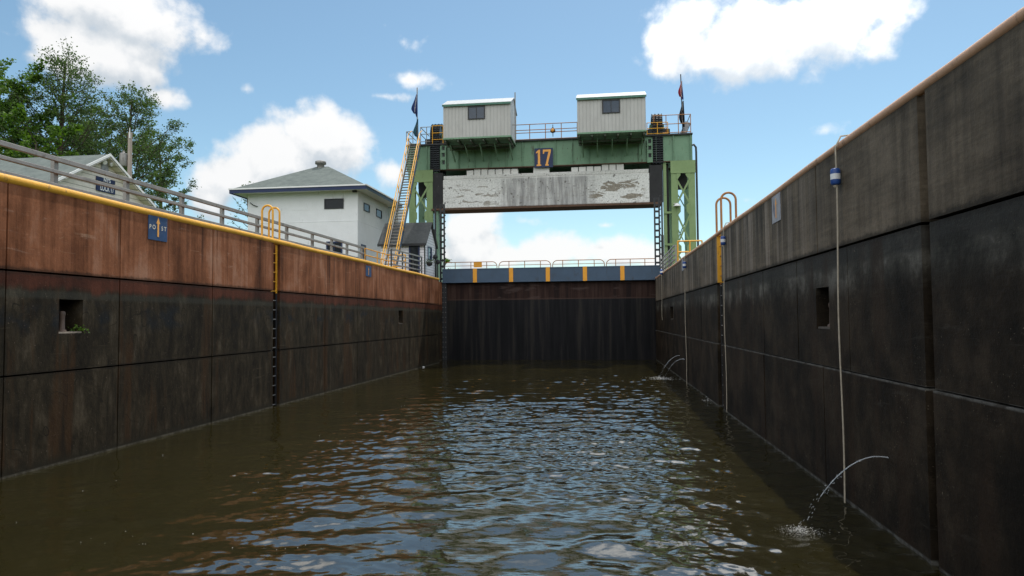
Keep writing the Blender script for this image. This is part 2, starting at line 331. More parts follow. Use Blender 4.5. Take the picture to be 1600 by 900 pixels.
MAT = {
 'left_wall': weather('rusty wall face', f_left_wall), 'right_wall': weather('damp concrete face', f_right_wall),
 'gate': weather('dark gate steel', f_gate), 'cw': weather('peeling white concrete', f_counterweight), 'water': weather('muddy water', f_water),
 'garage': weather('cream siding', lambda g, b: f_siding(g, b, (.66, .60, .52), (.78, .72, .64), .20)),
 'hut': weather('white siding', lambda g, b: f_siding(g, b, (.66, .67, .70), (.78, .79, .82), .17)),
 'rib': weather('ribbed metal', f_rib),
 'shingle': weather('grey shingles', lambda g, b: f_shingle(g, b, (.10, .12, .115), (.20, .225, .21))),
 'shingle_dk': weather('dark shingles', lambda g, b: f_shingle(g, b, (.055, .06, .062), (.12, .125, .125))),
 'green': weather('green girder paint', lambda g, b: f_green(g, b, (.125, .235, .150), (.185, .315, .205), .95)),
 'green_lt': weather('light green paint', lambda g, b: f_green(g, b, (.165, .25, .10), (.235, .33, .15), .35)),
 'yellow': plain('yellow paint', (.72, .36, .028), .45, dirt=(.20, .10, .03), dirt_amt=.35, var=.12),
 'tube_old': plain('faded orange tube paint', (.56, .33, .20), .55, dirt=(.20, .12, .08), dirt_amt=.5, var=.2),
 'yellow_old': plain('faded orange rail paint', (.38, .165, .05), .55, dirt=(.16, .08, .04), dirt_amt=.6, var=.25),
 'stripe': plain('orange yellow stripe paint', (.70, .31, .025), .5, var=.12, dirt=(.25, .1, .02), dirt_amt=.25),
 'steel': plain('galvanised steel', (.26, .25, .235), .5, .35, dirt=(.12, .10, .085), dirt_amt=.5),
 'dark': plain('dark steel', (.022, .024, .027), .55, dirt=(.05, .03, .02), dirt_amt=.5),
 'chain': plain('greasy black chain', (.010, .014, .018), .42, .3, var=.4),
 'black_end': plain('black tarred end plate', (.018, .018, .020), .7, dirt=(.14, .13, .13), dirt_amt=.28, var=.4, sc=1.6),
 'bluebeam': plain('slate blue paint', (.040, .072, .118), .5, dirt=(.035, .05, .07), dirt_amt=.5, var=.15, sc=1.5),
 'navy': plain('navy paint', (.012, .026, .085), .5, var=.15),
 'navy_worn': plain('worn blue sign', (.020, .055, .14), .55, dirt=(.16, .15, .15), dirt_amt=.25, var=.25),
 'faded': plain('faded sign', (.36, .37, .40), .7, dirt=(.12, .12, .15), dirt_amt=.75, sc=4),
 'letter': plain('cream lettering', (.80, .72, .58), .6, var=.08, bmp=0),
 'white_letter': plain('white lettering', (.82, .84, .86), .6, var=.05, bmp=0),
 'orange_letter': plain('orange lettering', (.86, .40, .09), .55, var=.08, bmp=0),
 'white_wall': plain('white stucco', (.74, .75, .77), .85, var=.06, sc=1.3, dirt=(.50, .50, .50), dirt_amt=.35, bmp=.35),
 'white': plain('white paint', (.78, .78, .78), .6, var=.06),
 'block': plain('white concrete block', (.70, .69, .67), .85, var=.12, dirt=(.36, .34, .31), dirt_amt=.4),
 'metal_roof': plain('pale metal roof', (.42, .44, .45), .5, .1, var=.06),
 'concrete': plain('concrete deck', (.30, .28, .25), .9, var=.2),
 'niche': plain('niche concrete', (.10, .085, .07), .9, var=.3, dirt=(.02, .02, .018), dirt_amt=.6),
 'ledge': plain('pale niche sill', (.30, .25, .20), .9, var=.3, sc=8),
 'post': plain('rusty mooring post', (.13, .09, .068), .6, var=.35),
 'ground': plain('grass ground', (.055, .085, .025), .95, var=.4, sc=.3),
 'glass': plain('dark glass', (.010, .013, .017), .18, var=.2, bmp=0, spec=.25),
 'glass_lt': plain('sky reflecting glass', (.030, .048, .075), .08, var=.4, bmp=0, spec=.5),
 'rope': plain('white rope', (.40, .355, .28), .9, var=.25, sc=12),
 'buoy_blue': plain('blue float plastic', (.018, .065, .25), .4, var=.15), 'buoy_white': plain('white float plastic', (.66, .68, .70), .45, var=.1),
 'bark': plain('bark', (.085, .065, .048), .95, var=.4, sc=6), 'wood_pole': plain('weathered pole', (.36, .30, .26), .85, var=.2, stretch=(1,1,.2)),
 'leaf_a': weather('leaves', lambda g, b: f_leaf(g, b, (.038, .072, .026), (.092, .150, .050))),
 'leaf_m': weather('maple leaves', lambda g, b: f_leaf(g, b, (.035, .085, .010), (.10, .18, .022))),
 'flag_blue': plain('blue flag cloth', (.018, .040, .15), .8, var=.2, bmp=.1), 'flag_green': plain('green blue flag cloth', (.03, .10, .14), .8, var=.35, bmp=.1),
 'flag_black': plain('black flag cloth', (.012, .013, .016), .8, var=.3, bmp=.1), 'flag_red': plain('red cloth', (.33, .03, .045), .8, var=.1, bmp=.1),
 'flag_white': plain('white cloth', (.62, .60, .60), .8, var=.08, bmp=.1),
 'rust': plain('rusty steel', (.10, .055, .035), .8, var=.4),
 'foam': plain('white foam', (.75, .75, .74), .6, var=.1),
 'underside': plain('green grey joists', (.07, .085, .065), .8, var=.4, dirt=(.10, .07, .04), dirt_amt=.5),
}
def jetmat():
    m, g, b = new_mat('falling water'); b.inputs['Base Color'].default_value = (.85, .9, .95, 1); b.inputs['Roughness'].default_value = .08
    b.inputs['Transmission Weight'].default_value = .6; b.inputs['IOR'].default_value = 1.33; return m
MAT['jet'] = jetmat()

# ------------------------------------------------------------------ setting: ground, water
XL = -10.4
def XR(y): return 3.47 + (y-8)*(3.13-3.47)/38
DECK = 5.2
g_ = MB()
for a in ((-3000, -13.4, -60, 3000), (6.6, 3000, -60, 3000)):
    g_.add([(a[0], a[2], DECK-.02), (a[1], a[2], DECK-.02), (a[1], a[3], DECK-.02), (a[0], a[3], DECK-.02)], [(0,1,2,3)])
g_.add([(-3000, -3000, -1.5), (3000, -3000, -1.5), (3000, 3000, -1.5), (-3000, 3000, -1.5)], [(0,1,2,3)])
tag(g_.build('ground', MAT['ground'], origin=(0,0,0)), kind='structure')

def water_mesh():
    xs = np.linspace(-11.2, 4.2, 440)
    ys = [3.]
    while ys[-1] < 46.2: ys.append(ys[-1] + max(.020, .0024*ys[-1]))
    ys = np.array(ys); X, Y = np.meshgrid(xs, ys); Z = np.zeros_like(X)
    r = np.random.default_rng(5)
    patch = sum(np.sin(X*r.uniform(.3, 1.1)*r.choice((-1, 1))+Y*r.uniform(.15, .7)+r.uniform(0, 6.28)) for _ in range(6))/6**.5
    patch = np.clip(.75+.42*patch, .2, 1.45)
    for i in range(200):
        lam = .12*(1.6/.12)**(r.random()**1.45); k = 2*math.pi/lam
        th = r.normal(math.pi/2, .45 if lam > .65 else 1.0) + (.12 if i % 3 else -.5)
        slope = .0182*(lam/.5)**(-.8 if lam > .5 else .22)
        # fade what the grid cannot carry far away
        dyl = np.maximum(.020, .0024*Y); fade = np.clip(lam/(2.2*dyl)-.8, 0, 1)
        gust = .75+.5*np.sin(X*r.uniform(.15,.5)+Y*r.uniform(.1,.35)+r.uniform(0,6))
        Z += fade*gust*(patch if lam < .55 else 1.)*slope/k*np.sin(k*(math.cos(th)*X+math.sin(th)*Y)+r.uniform(0, 6.28))
    Z *= (.5+.5*np.clip((X+9.5)/6, 0, 1))
    for (cx, cy, am) in SPLASH:
        d = np.hypot(X-cx, Y-cy); Z += am*np.sin(d*2*math.pi/.26)*np.exp(-d/1.6)*np.clip(d/.15, 0, 1)
    nx, ny = len(xs), len(ys)
    V = np.stack([X, Y, Z], -1).reshape(-1, 3)
    I = np.arange(nx*ny).reshape(ny, nx)
    q = np.stack([I[:-1,:-1], I[:-1,1:], I[1:,1:], I[1:,:-1]], -1).reshape(-1, 4)
    n = len(V)
    ext = np.array([(-12, -60, -.004), (5.2, -60, -.004), (5.2, 3.1, -.004), (-12, 3.1, -.004)]); V = np.vstack([V, ext]); q = np.vstack([q, [[n, n+1, n+2, n+3]]])
    me = bpy.data.meshes.new('water'); me.vertices.add(len(V)); me.vertices.foreach_set('co', V.ravel())
    me.loops.add(q.size); me.loops.foreach_set('vertex_index', q.ravel()); me.polygons.add(len(q))
    me.polygons.foreach_set('loop_start', np.arange(len(q))*4); me.polygons.foreach_set('use_smooth', np.ones(len(q), bool))
    me.update(calc_edges=True); me.validate(); me.materials.append(MAT['water'])
    o = bpy.data.objects.new('water', me); col.objects.link(o); return tag(o, kind='structure')
SPLASH = []
JETS = []
def jet_spec():
    a = atx(1391, 716, XR(8.9)); s = atz(1250, 830, .02); JETS.append((a, s, .085, 0))
    a2 = atx(1072, 562, XR(28.)); s2 = atz(1037, 592, .02); JETS.append((a2, s2, .085, 1))
    a3 = atx(1064, 556, XR(29.5)); s3 = atz(1030, 590, .02); JETS.append((a3, s3, .06, 2))
    a4 = atx(1110, 617, XR(22.8)); s4 = atz(1106, 626, .02); JETS.append((a4, s4, .0, 3))
    for a, s, h, i in JETS: SPLASH.append((s[0], s[1], (.0045, .006, .005, .002)[i]))
jet_spec()
water_mesh()
tag(MB().add([(-60, 47.5, -1.2), (60, 47.5, -1.2), (60, 3000, -1.2), (-60, 3000, -1.2)], [(0,1,2,3)]).build('river', MAT['water'], origin=(0,0,0)), kind='structure')

# ------------------------------------------------------------------ lock walls
def lock_wall(name, label, xf, sgn, joints, zj, holes, yend, mat, wide, ledge):
    """panels with open joints in front of a backing block; the chamber face lies at xf(y)"""
    T = .5; w = MB(); rr = random.Random(3)
    def slab(y0, y1, z0, z1, o):
        f = lambda y: xf(y) - sgn*o
        w.hexa([(f(y0), y0, z0), (xf(y0)+sgn*T, y0, z0), (xf(y1)+sgn*T, y1, z0), (f(y1), y1, z0)],
               [(f(y0), y0, z1), (xf(y0)+sgn*T, y0, z1), (xf(y1)+sgn*T, y1, z1), (f(y1), y1, z1)])
    for zi, (z0, z1) in enumerate(zj):
        for (y0, y1) in joints[zi]:
            o = rr.uniform(-.006, .006) + (ledge if zi == 0 else 0)
            hs = [h for h in holes if h[0] < y1 and h[1] > y0 and h[2] < z1 and h[3] > z0]
            if not hs: slab(y0, y1, z0, z1, o); continue
            h = hs[0]; slab(y0, h[0], z0, z1, o); slab(h[1], y1, z0, z1, o)
            slab(h[0], h[1], z0, h[2], o); slab(h[0], h[1], h[3], z1, o)
    y0, y1 = -14, 75
    w.hexa([(xf(y0)+sgn*T, y0, -1.5), (xf(y0)+sgn*3.2, y0, -1.5), (xf(y1)+sgn*3.2, y1, -1.5), (xf(y1)+sgn*T, y1, -1.5)],
           [(xf(y0)+sgn*T, y0, DECK-.01), (xf(y0)+sgn*3.2, y0, DECK-.01), (xf(y1)+sgn*3.2, y1, DECK-.01), (xf(y1)+sgn*T, y1, DECK-.01)])
    return tag(w.build(name, mat, origin=(xf(20), 20, 0)), label, 'lock wall')
def runs(js, gap, skip=()):
    out = []
    for a, b in zip(js[:-1], js[1:]): out.append((a+gap/2, b-gap/2))
    return out
lx = lambda y: XL
# --- left wall
Yl = lambda px: float(atx(px, 450, XL)[1])
LAD_L = (Yl(427.), Yl(437.5))
nl = [ (float(atx(92, 490, XL)[1]), float(atx(129.5, 490, XL)[1]), float(atx(110, 521, XL)[2]), float(atx(110, 468, XL)[2])),
       (float(atx(623, 490, XL)[1]), float(atx(629.5, 490, XL)[1]), float(atx(626, 506, XL)[2]), float(atx(626, 485, XL)[2])) ]
a_ = [-14, -6, -2, 2.5, 7, 11, Yl(187), Yl(332), LAD_L[0]+.012]; b_ = [LAD_L[1]-.012, Yl(508), Yl(558), Yl(600), Yl(640), Yl(686)]
ju = runs(a_, .035)+runs(b_, .035)
wl = lock_wall('lock_wall', 'long rust brown lock wall with yellow edge tube on the left of the water', lx, -1,
     [ju, ju, ju], [(-1.5, 1.755), (1.785, 3.615), (3.65, DECK)], nl, 43, MAT['left_wall'], None, .004)
def smooth_tube(name, xf, sgn, y0, y1, z, r, mat, parent, gaps=()):
    t = MB(); seg = []; y = y0; _t = random.Random(2)
    while y < y1: seg.append(y); y += 1.2
    seg.append(y1)
    t.tube([(xf(y)+sgn*(r*.45), y, z+.010*math.sin(y*.7)+_t.uniform(-.006, .006)) for y in seg], [r*_t.uniform(.95, 1.05) for y in seg], 14)
    return t.build(name, mat, parent)
LZ = float(atx(200, 319, XL)[2])
smooth_tube('edge_tube', lx, -1, -14, Yl(686)-.05, DECK+.03, .082, MAT['yellow'], wl)
# --- right wall
Yr = lambda px: (lambda d: float(d[1]*( (3.47+8*.34/38)/(d[0]+d[1]*.34/38) )))(ray(px, 470))
LAD_R = (Yr(1128.5), Yr(1120.5))
def onR(px, py, o=0.):
    y = Yr(px)
    for _ in range(3):
        p = atx(px, py, XR(y)-o); y = p[1]
    return p
def hole_r(x0, x1, y0, y1):
    return (float(onR(x1, y0)[1]), float(onR(x0, y0)[1]), float(onR((x0+x1)/2, y1)[2]), float(onR((x0+x1)/2, y0)[2]))
nr = [hole_r(1274.5, 1295, 449, 514), hole_r(1047, 1051.5, 479, 499)]
G = Yr(1450)
def right_runs(js):
    near = runs([-14, -8, -3, 1.5, 4.6], .04) + [(4.62, G-.10), (G+.10, js[0]-.02)]
    return near + runs(js, .04)
up_j = [Yr(1280), Yr(1193), LAD_R[0]+.02]
lo_j = [Yr(1326), Yr(1246), Yr(1193), LAD_R[0]+.02]
farj = [LAD_R[1]-.02, Yr(1095), Yr(1074), Yr(1056), 46.0]
low2 = [Yr(1285), Yr(1193), LAD_R[0]+.02]
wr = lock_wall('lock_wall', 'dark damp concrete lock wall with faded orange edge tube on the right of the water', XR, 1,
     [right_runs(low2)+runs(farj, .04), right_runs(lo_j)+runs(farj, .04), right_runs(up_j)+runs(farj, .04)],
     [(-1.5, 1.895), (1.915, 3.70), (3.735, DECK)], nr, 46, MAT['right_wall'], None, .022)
smooth_tube('edge_tube', XR, 1, -14, 46.0, DECK+.015, .064, MAT['tube_old'], wr)

# --- niches with mooring posts
def niche_post(px, py_bot, py_top, side, r, label, floor_z, yc):
    x = (XL-.17) if side < 0 else XR(yc)+.16
    p = MB().lathe((x, yc, floor_z), [(r*1.5, 0), (r*1.5, .03), (r, .05), (r*.95, .30), (r*1.12, .33), (r*1.12, .37), (r*.8, .40), (.01, .405)], 14)
    return tag(p.build('mooring_post', MAT['post']), label, 'mooring post', 'mooring posts in the wall niches')
for i, (h, side, lab) in enumerate(((nl[0], -1, 'short rusty mooring post in the near square niche of the left wall'),
                        (nl[1], -1, 'mooring post in the far narrow niche of the rusty left wall'),
                        (nr[0], 1, 'grey mooring post in the near tall niche of the dark right wall'),
                        (nr[1], 1, 'mooring post in the small far niche of the dark right wall'))):
    yc = h[0]+(h[1]-h[0])*(.46 if i == 0 else .5)
    niche_post(0, 0, 0, side, .05 if i == 0 else .06, lab, h[2]+.035, yc)
    w = wl if side < 0 else wr; s = MB()
    xa = XL if side < 0 else XR(yc)
    s.box(xa+side*.015, xa+side*.495, h[0]+.003, h[1]-.003, h[2]+.003, h[2]+.035)
    s.build('niche_sill', MAT['ledge'] if i == 0 else MAT['niche'], w)
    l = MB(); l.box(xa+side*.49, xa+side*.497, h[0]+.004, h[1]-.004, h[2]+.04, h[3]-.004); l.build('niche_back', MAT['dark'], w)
# weed in near niche
def leaf_cloud(mb, c, rad, n, size, seed):
    r = np.random.default_rng(seed)
    for _ in range(n):
        p = np.array(c)+r.normal(0, 1, 3)*np.array(rad)*.5
        a = r.normal(size=3); a /= np.linalg.norm(a); b = np.cross(a, r.normal(size=3)); b /= np.linalg.norm(b)
        s = size*r.uniform(.6, 1.3); mb.add([p-a*s, p+b*s*.5, p+a*s, p-b*s*.5], [(0,1,2,3)])
wd = thing('weed', (XL-.1, nl[0][1]-.06, nl[0][2]+.03), 'small green weed growing at the corner of the near left niche', 'weed')
t = MB(); leaf_cloud(t, (XL-.02, nl[0][1]-.02, nl[0][2]+.09), (.10, .16, .07), 70, .03, 4); t.build('leaves', MAT['leaf_m'], wd)
t = MB()
for k in range(5): t.tube([(XL-.2, nl[0][1]-.12, nl[0][2]+.035), (XL-.1+.02*k, nl[0][1]-.10+.03*k, nl[0][2]+.10+.01*k)], .004, 5)
t.build('stem', MAT['leaf_a'], wd)

# ------------------------------------------------------------------ wall ladders
def wall_ladder(side, y0, y1, zsplit, label, mat_top, arch_mat, arch_h, arch_d):
    yc = (y0+y1)/2; xf = XL if side < 0 else XR(yc)
    th = thing('wall_ladder', (xf+side*.1, yc, 0), label, 'ladder')
    x = xf+side*.10
    for yy in (y0+.06, y1-.06):
        st = MB(); st.box(x-.02, x+.02, yy-.03, yy+.03, zsplit, DECK+.02); st.build('stile', mat_top, th)
        st = MB(); st.box(x-.02, x+.02, yy-.03, yy+.03, -.6, zsplit-.003); st.build('stile', MAT['dark'], th)
    z = .05
    while z < DECK-.05:
        r_ = MB(); r_.cyl((x, y0+.08, z), (x, y1-.08, z), .016, n=8); r_.build('rung', mat_top if z > zsplit else MAT['steel'], th); z += .30
    for yy in (y0+.0, y1-.0):
        a = MB(); xe = xf+side*.03; xi = xe+side*arch_d; rr = arch_d/2; pts = [(xe, yy, DECK)]
        for k in range(13):
            t = math.pi*k/12; pts.append((xe+side*(rr-rr*math.cos(t)), yy, DECK+arch_h-rr+rr*math.sin(t)))
        pts.append((xi, yy, DECK)); a.tube(pts, .033, 8); a.build('grab_rail', arch_mat, th)
    return th
zs = float(atx(431, 458, XL)[2])
wall_ladder(-1, LAD_L[0], LAD_L[1], zs, 'yellow recessed ladder with two yellow grab hoops in the left lock wall', MAT['yellow'], MAT['yellow'], 1.16, .36)
wall_ladder(1, LAD_R[0], LAD_R[1], 3.7, 'ladder with two orange grab hoops recessed in the right lock wall', MAT['yellow_old'], MAT['yellow_old'], 1.15, .42)
# the yellow channel beside the right ladder
ch = MB(); ch.box(XR(LAD_R[0])+.01, XR(LAD_R[0])+.35, LAD_R[1]-.11, LAD_R[1]-.03, 3.75, DECK+.03)
tag(ch.build('ladder_channel', MAT['yellow']), 'yellow painted steel channel along the ladder recess of the right wall', 'steel channel')

# ------------------------------------------------------------------ signs on the walls
def wall_sign(corners, side, name, label, mat, arrow=True, text=True, small=False):
    (x0, y0), (x1, y1) = corners
    f = (lambda a, b: atx(a, b, XL)) if side < 0 else onR
    p, q = f(x0, y0), f(x1, y1); yc = (p[1]+q[1])/2; zc = (f((x0+x1)/2, y0)[2]+f((x0+x1)/2, y1)[2])/2
    w = abs(q[1]-p[1]); h = f((x0+x1)/2, y0)[2]-f((x0+x1)/2, y1)[2]
    xf = (XL if side < 0 else XR(yc))-side*.008
    th = thing(name, (xf, yc, zc-h/2), label, 'sign')
    b = MB(); b.box(xf-side*.012, xf, yc-w/2, yc+w/2, zc-h/2, zc+h/2); b.build('panel', mat, th)
    Nn = np.array((-side, 0, 0.)); U = np.array((0, -side*1., 0)); V = np.array((0, 0, 1.))
    o = np.array((xf-side*.014, yc, zc))
    if arrow:
        a = [(-.055, -.36), (.055, -.36), (.055, .14), (.135, .14), (0, .38), (-.135, .14), (-.055, .14)]
        MB().prism([(u*h*.85, v*h) for u, v in a], o, U, V, Nn, .004).build('arrow', MAT['orange_letter'], th)
    if text:
        for s_, u in (('P O', -.30), ('S T', .30)):
            MB().text(s_, o+U*u*w+V*-.02*h, U, V, Nn, .23*h, .003, .88*w/h, .012).build('lettering', MAT['letter'], th)
    return th
wall_sign(((231, 335), (260, 376)), -1, 'post_sign', 'blue sign reading PO ST with orange arrow on the rusty wall', MAT['navy_worn'])
wall_sign(((571, 415.5), (579.5, 432)), -1, 'post_sign', 'small worn blue arrow sign on the far part of the left wall', MAT['navy_worn'], True, False)
wall_sign(((1207, 304), (1221.5, 347)), 1, 'post_sign', 'faded pale arrow sign high on the dark right wall', MAT['faded'], True, False)
wall_sign(((1065.5, 402), (1069, 423)), 1, 'post_sign', 'small bleached white panel on the far end of the right wall', MAT['faded'], False, False)

# ------------------------------------------------------------------ ropes and floats
def rope_and_float(px, ytop, ybuoy, hpx, yend, words):
    top = onR(px+2, ytop); yy = float(onR(px, ybuoy)[1]); x = XR(yy)-.09
    zb = float(onR(px, ybuoy)[2]); r_ = MB()
    pts = [(XR(yy)+.35, yy+.03, DECK+.08), (XR(yy)+.12, yy+.02, DECK+.155), (XR(yy)+.0, yy, DECK+.14), (XR(yy)-.08, yy, DECK-.02)]
    ze = float(onR(px, yend)[2]); zz = DECK-.3
    while zz > max(ze, -.2): pts.append((x+.012*math.sin(zz*1.7), yy+.015*math.sin(zz*1.1), zz)); zz -= .35
    pts.append((x, yy, max(ze, -.25)))
    r_.tube(pts, .0125, 8); tag(r_.build('rope', MAT['rope']), 'pale hanging rope '+words, 'rope', 'ropes hanging down the right wall')
    h = hpx*yy/F*1.05; rr = h*.27
    th = thing('float', (x-.0, yy, zb-h/2), 'blue and white float '+words.replace('with float', 'on the rope'), 'float', 'floats on the hanging ropes')
    def part(z0, z1, prof, mat, nm):
        MB().lathe((x, yy, zb), [(a*rr, (z0+(z1-z0)*t)*h) for a, t in prof], 18).build(nm, mat, th)
    part(-.5, -.16, [(.25, 0), (.8, .12), (1, .35), (1, 1)], MAT['buoy_blue'], 'lower_body')
    part(-.16, .16, [(1.02, 0), (1.02, 1)], MAT['buoy_white'], 'white_band')
    part(.16, .5, [(1, 0), (1, .65), (.8, .88), (.25, 1)], MAT['buoy_blue'], 'upper_body')
    MB().lathe((x, yy, zb-h*.62), [(.02, 0), (.035, .02), (.035, .09), (.02, .11)], 10).build('rope_stop', MAT['rope'], th)
rope_and_float(1315.5, 222, 276, 25, 775, 'nearest to the viewer on the right wall')
rope_and_float(1135, 345, 376, 13.5, 640, 'just behind the right wall ladder')
rope_and_float(1073, 392, 414, 10, 600, 'beyond the right wall ladder, before the small bleached panel')
rope_and_float(1036, 416, 425, 8, 500, 'farthest along the right wall, close to the gate')

# ------------------------------------------------------------------ lift gate
GY = 46.1
bl, br = aty(690, 421, GY), aty(1023, 415.5, GY)
ztop, zbeam = 6.06, 5.12
gx0, gx1 = -10.87, float(XR(46))+.3
gate = thing('lift_gate', ((gx0+gx1)/2, GY, -1), 'wide dark steel lift gate with slate blue top beam closing the chamber', 'lock gate')
m = MB(); m.box(gx0+.3, gx1, GY+.06, GY+.9, -1.4, zbeam-.02)
k = gx0+.3
for i in range(9):
    x = gx0+.75+i*1.62; m.box(x-.012, x+.012, GY+.045, GY+.06, -1.0, zbeam-.06)
m.build('skin_plate', MAT['gate'], gate)
m = MB(); m.box(gx0+.05, gx1, GY-.28, GY+.9, zbeam, ztop)
for i in range(5): pass
m.box(gx0+.05, gx1, GY-.30, GY-.28, zbeam+.0, zbeam+.07); m.box(gx0+.05, gx1, GY-.30, GY-.28, ztop-.07, ztop)
m.build('top_beam', MAT['bluebeam'], gate, bevel=.01)
for px in (742, 798.5, 856, 914, 972.5):
    x = float(aty(px, 430, GY-.3)[0]); m = MB(); m.box(x-.135, x+.135, GY-.31, GY-.279, zbeam+.01, ztop+.003); m.build('yellow_stripe', MAT['stripe'], gate)
m = MB(); m.box(gx0, gx0+.29, GY-.15, GY+.9, -1.4, zbeam-.02)
m.build('side_seal', MAT['dark'], gate)
for zc in np.arange(.2, 5.0, .33):
    for dx in (.05, .24): MB().lathe((gx0+dx, GY-.15, zc), [(.03, 0), (.03, .02), (.012, .03)], 6, axis=(0,-1,0)).build('rivet', MAT['steel'], gate)
# railing sections on top of the gate
secs = [(695, 777), (779, 861), (863, 945), (947, 1023)]
for i, (a, b) in enumerate(secs):
    Yr_ = GY+.6; xa = float(aty(a, 415, Yr_)[0]); xb = float(aty(b, 415, Yr_)[0]); zt = ztop+.50; m = MB(); rr = .025
    rc = .32; pts = [(xa+.02, Yr_, ztop-.05), (xa+.02, Yr_, zt-rc)] if i else [(xa, Yr_, zt)]
    if i: pts += [(xa+.02+rc-rc*math.cos(t), Yr_, zt-rc+rc*math.sin(t)) for t in np.linspace(.2, math.pi/2, 7)]
    if i < 3:
        pts += [(xb-.02-rc+rc*math.sin(t), Yr_, zt-rc+rc*math.cos(t)) for t in np.linspace(0, math.pi/2-.1, 7)] + [(xb-.02, Yr_, ztop-.05)]
    else: pts += [(xb, Yr_, zt)]
    m.tube(pts, rr, 8); m.tube([(xa+.02, Yr_, ztop+.25), (xb-.02, Yr_, ztop+.25)], rr*.8, 6)
    for q in (.2, .5, .8):
        x = xa+(xb-xa)*q; m.cyl((x, Yr_, ztop-.05), (x, Yr_, zt), rr, n=8)
    m.build('railing', MAT['yellow_old'], gate)
p = aty(746.5, 414, GY+.5); m = MB(); m.box(p[0]-.28, p[0]+.28, GY+.5, GY+.53, p[2]-.16, p[2]+.18); m.build('notice_plate', MAT['stripe'], gate)

# ------------------------------------------------------------------ counterweight
CY = 49.0
c0, c1 = float(aty(692, 300, CY)[0]), float(aty(1015, 300, CY)[0])
e0, e1 = float(aty(672, 300, CY)[0]), float(aty(1036, 300, CY)[0])
cz0, cz1 = 10.52, 12.98
cw = thing('counterweight', ((c0+c1)/2, CY+.6, cz0), 'huge white concrete counterweight with peeling paint hanging under the green girder', 'counterweight')
m = MB(); m.box(c0, c1, CY, CY+1.6, cz0+.12, cz1-.27); m.box(c0+.04, c1-.04, CY+.03, CY+1.57, cz1-.27, cz1); m.build('concrete_body', MAT['cw'], cw, bevel=.05)
m = MB(); m.box(e0+.1, e1-.1, CY-.06, CY+1.7, cz0-.03, cz0+.118); m.build('steel_base', MAT['rust'], cw, bevel=.01)
for a, b in ((e0, c0-.005), (c1+.005, e1)):
    m = MB(); m.box(a, b, CY+.02, CY+1.6, cz0+.12, cz1+.25); m.build('end_plate', MAT['black_end'], cw, bevel=.02)
# loose blocks on top
ordn = ['first', 'second', 'third', 'fourth', 'fifth', 'sixth', 'seventh', 'eighth', 'ninth']
def block(x0p, x1p, ytp, lab):
    a, b = aty(x0p+.3, 266, CY+.15), aty(x1p-.3, 266, CY+.15); zt = float(aty((x0p+x1p)/2, ytp, CY+.15)[2])
    m = MB(); m.box(a[0], b[0], CY+.12, CY+.62, cz1+.002, max(zt, cz1+.12)); tag(m.build('concrete_block', MAT['block'], bevel=.025), lab, 'concrete block', 'loose blocks on the counterweight')
for i, (a, b, t) in enumerate(((729, 740, 266.5), (740.6, 751, 263.2), (751.6, 762, 263), (762.6, 773.5, 264.7), (774, 785.4, 264.5), (786, 797.8, 264.2), (798.4, 809.5, 263.8))):
    block(a, b, t, ordn[i]+' white block from the left in the left row on the counterweight')
block(833, 858.5, 261.5, 'single long white block under the 17 sign on the counterweight')
for i, (a, b, t) in enumerate(((892.5, 903.6, 261.4), (904.2, 915.7, 260.8), (916.3, 927.4, 260.2), (928, 939.4, 260), (940, 951.2, 255.7), (951.8, 962.4, 255.6), (963, 975, 256))):
    block(a, b, t, ordn[i]+' white block from the left in the right row on the counterweight')

# ------------------------------------------------------------------ girder
GZ0, GZ1, GYf = 13.46, 15.33, 49.0
gl, gr = float(aty(635, 240, GYf)[0]), float(aty(1082, 230, GYf)[0])
gird = thing('bridge_girder', ((gl+gr)/2, GYf+1, GZ0), 'long dark green steel girder spanning the two towers above the counterweight', 'girder')
m = MB(); m.box(gl, gr, GYf+.08, GYf+.12, GZ0, GZ1-.1); m.box(gl, gr, GYf+2.6, GYf+2.64, GZ0, GZ1-.1); m.build('web_plate', MAT['green'], gird)
m = MB(); m.box(gl-.02, gr+.02, GYf-.10, GYf+2.9, GZ1-.1, GZ1); m.build('top_flange', MAT['dark'], gird)
m = MB(); m.box(gl, gr, GYf-.02, GYf+.40, GZ0-.05, GZ0); m.box(gl, gr, GYf+2.35, GYf+2.7, GZ0-.05, GZ0); m.build('bottom_flange', MAT['rust'], gird)
for x in list(np.arange(gl+.35, gr, 1.16)):
    m = MB(); m.box(x-.02, x+.02, GYf-.03, GYf+.079, GZ0+.003, GZ1-.103); m.box(x-.09, x-.021, GYf+.055, GYf+.079, GZ0+.003, GZ1-.103); m.build('stiffener', MAT['green'], gird)
# square-holed box strips beside the chains
def holed(px0, px1, py0, py1):
    a, b = aty(px0, py0, GYf-.12), aty(px1, py1, GYf-.12); x0, x1, z0, z1 = a[0], b[0], b[2], a[2]
    hw = (x1-x0)*.28; xc = (x0+x1)/2; zs_ = [z0]; m = MB()
    hz = [z0+(z1-z0)*t for t in (.30, .62, .90)]; hh = (z1-z0)*.085
    prev = z0
    for h in hz:
        m.box(x0, x1, GYf-.12, GYf-.03, prev, h-hh); m.box(x0, xc-hw, GYf-.12, GYf-.03, h-hh, h+hh); m.box(xc+hw, x1, GYf-.12, GYf-.03, h-hh, h+hh); prev = h+hh
    m.box(x0, x1, GYf-.12, GYf-.03, prev, z1); m.build('perforated_strip', MAT['green'], gird)
    m = MB(); m.box(x0+.01, x1-.01, GYf-.029, GYf-.01, z0+.02, z1-.02); m.build('strip_backing', MAT['dark'], gird)
holed(688, 697, 228, 264.5); holed(1010.8, 1020, 217, 253.5)
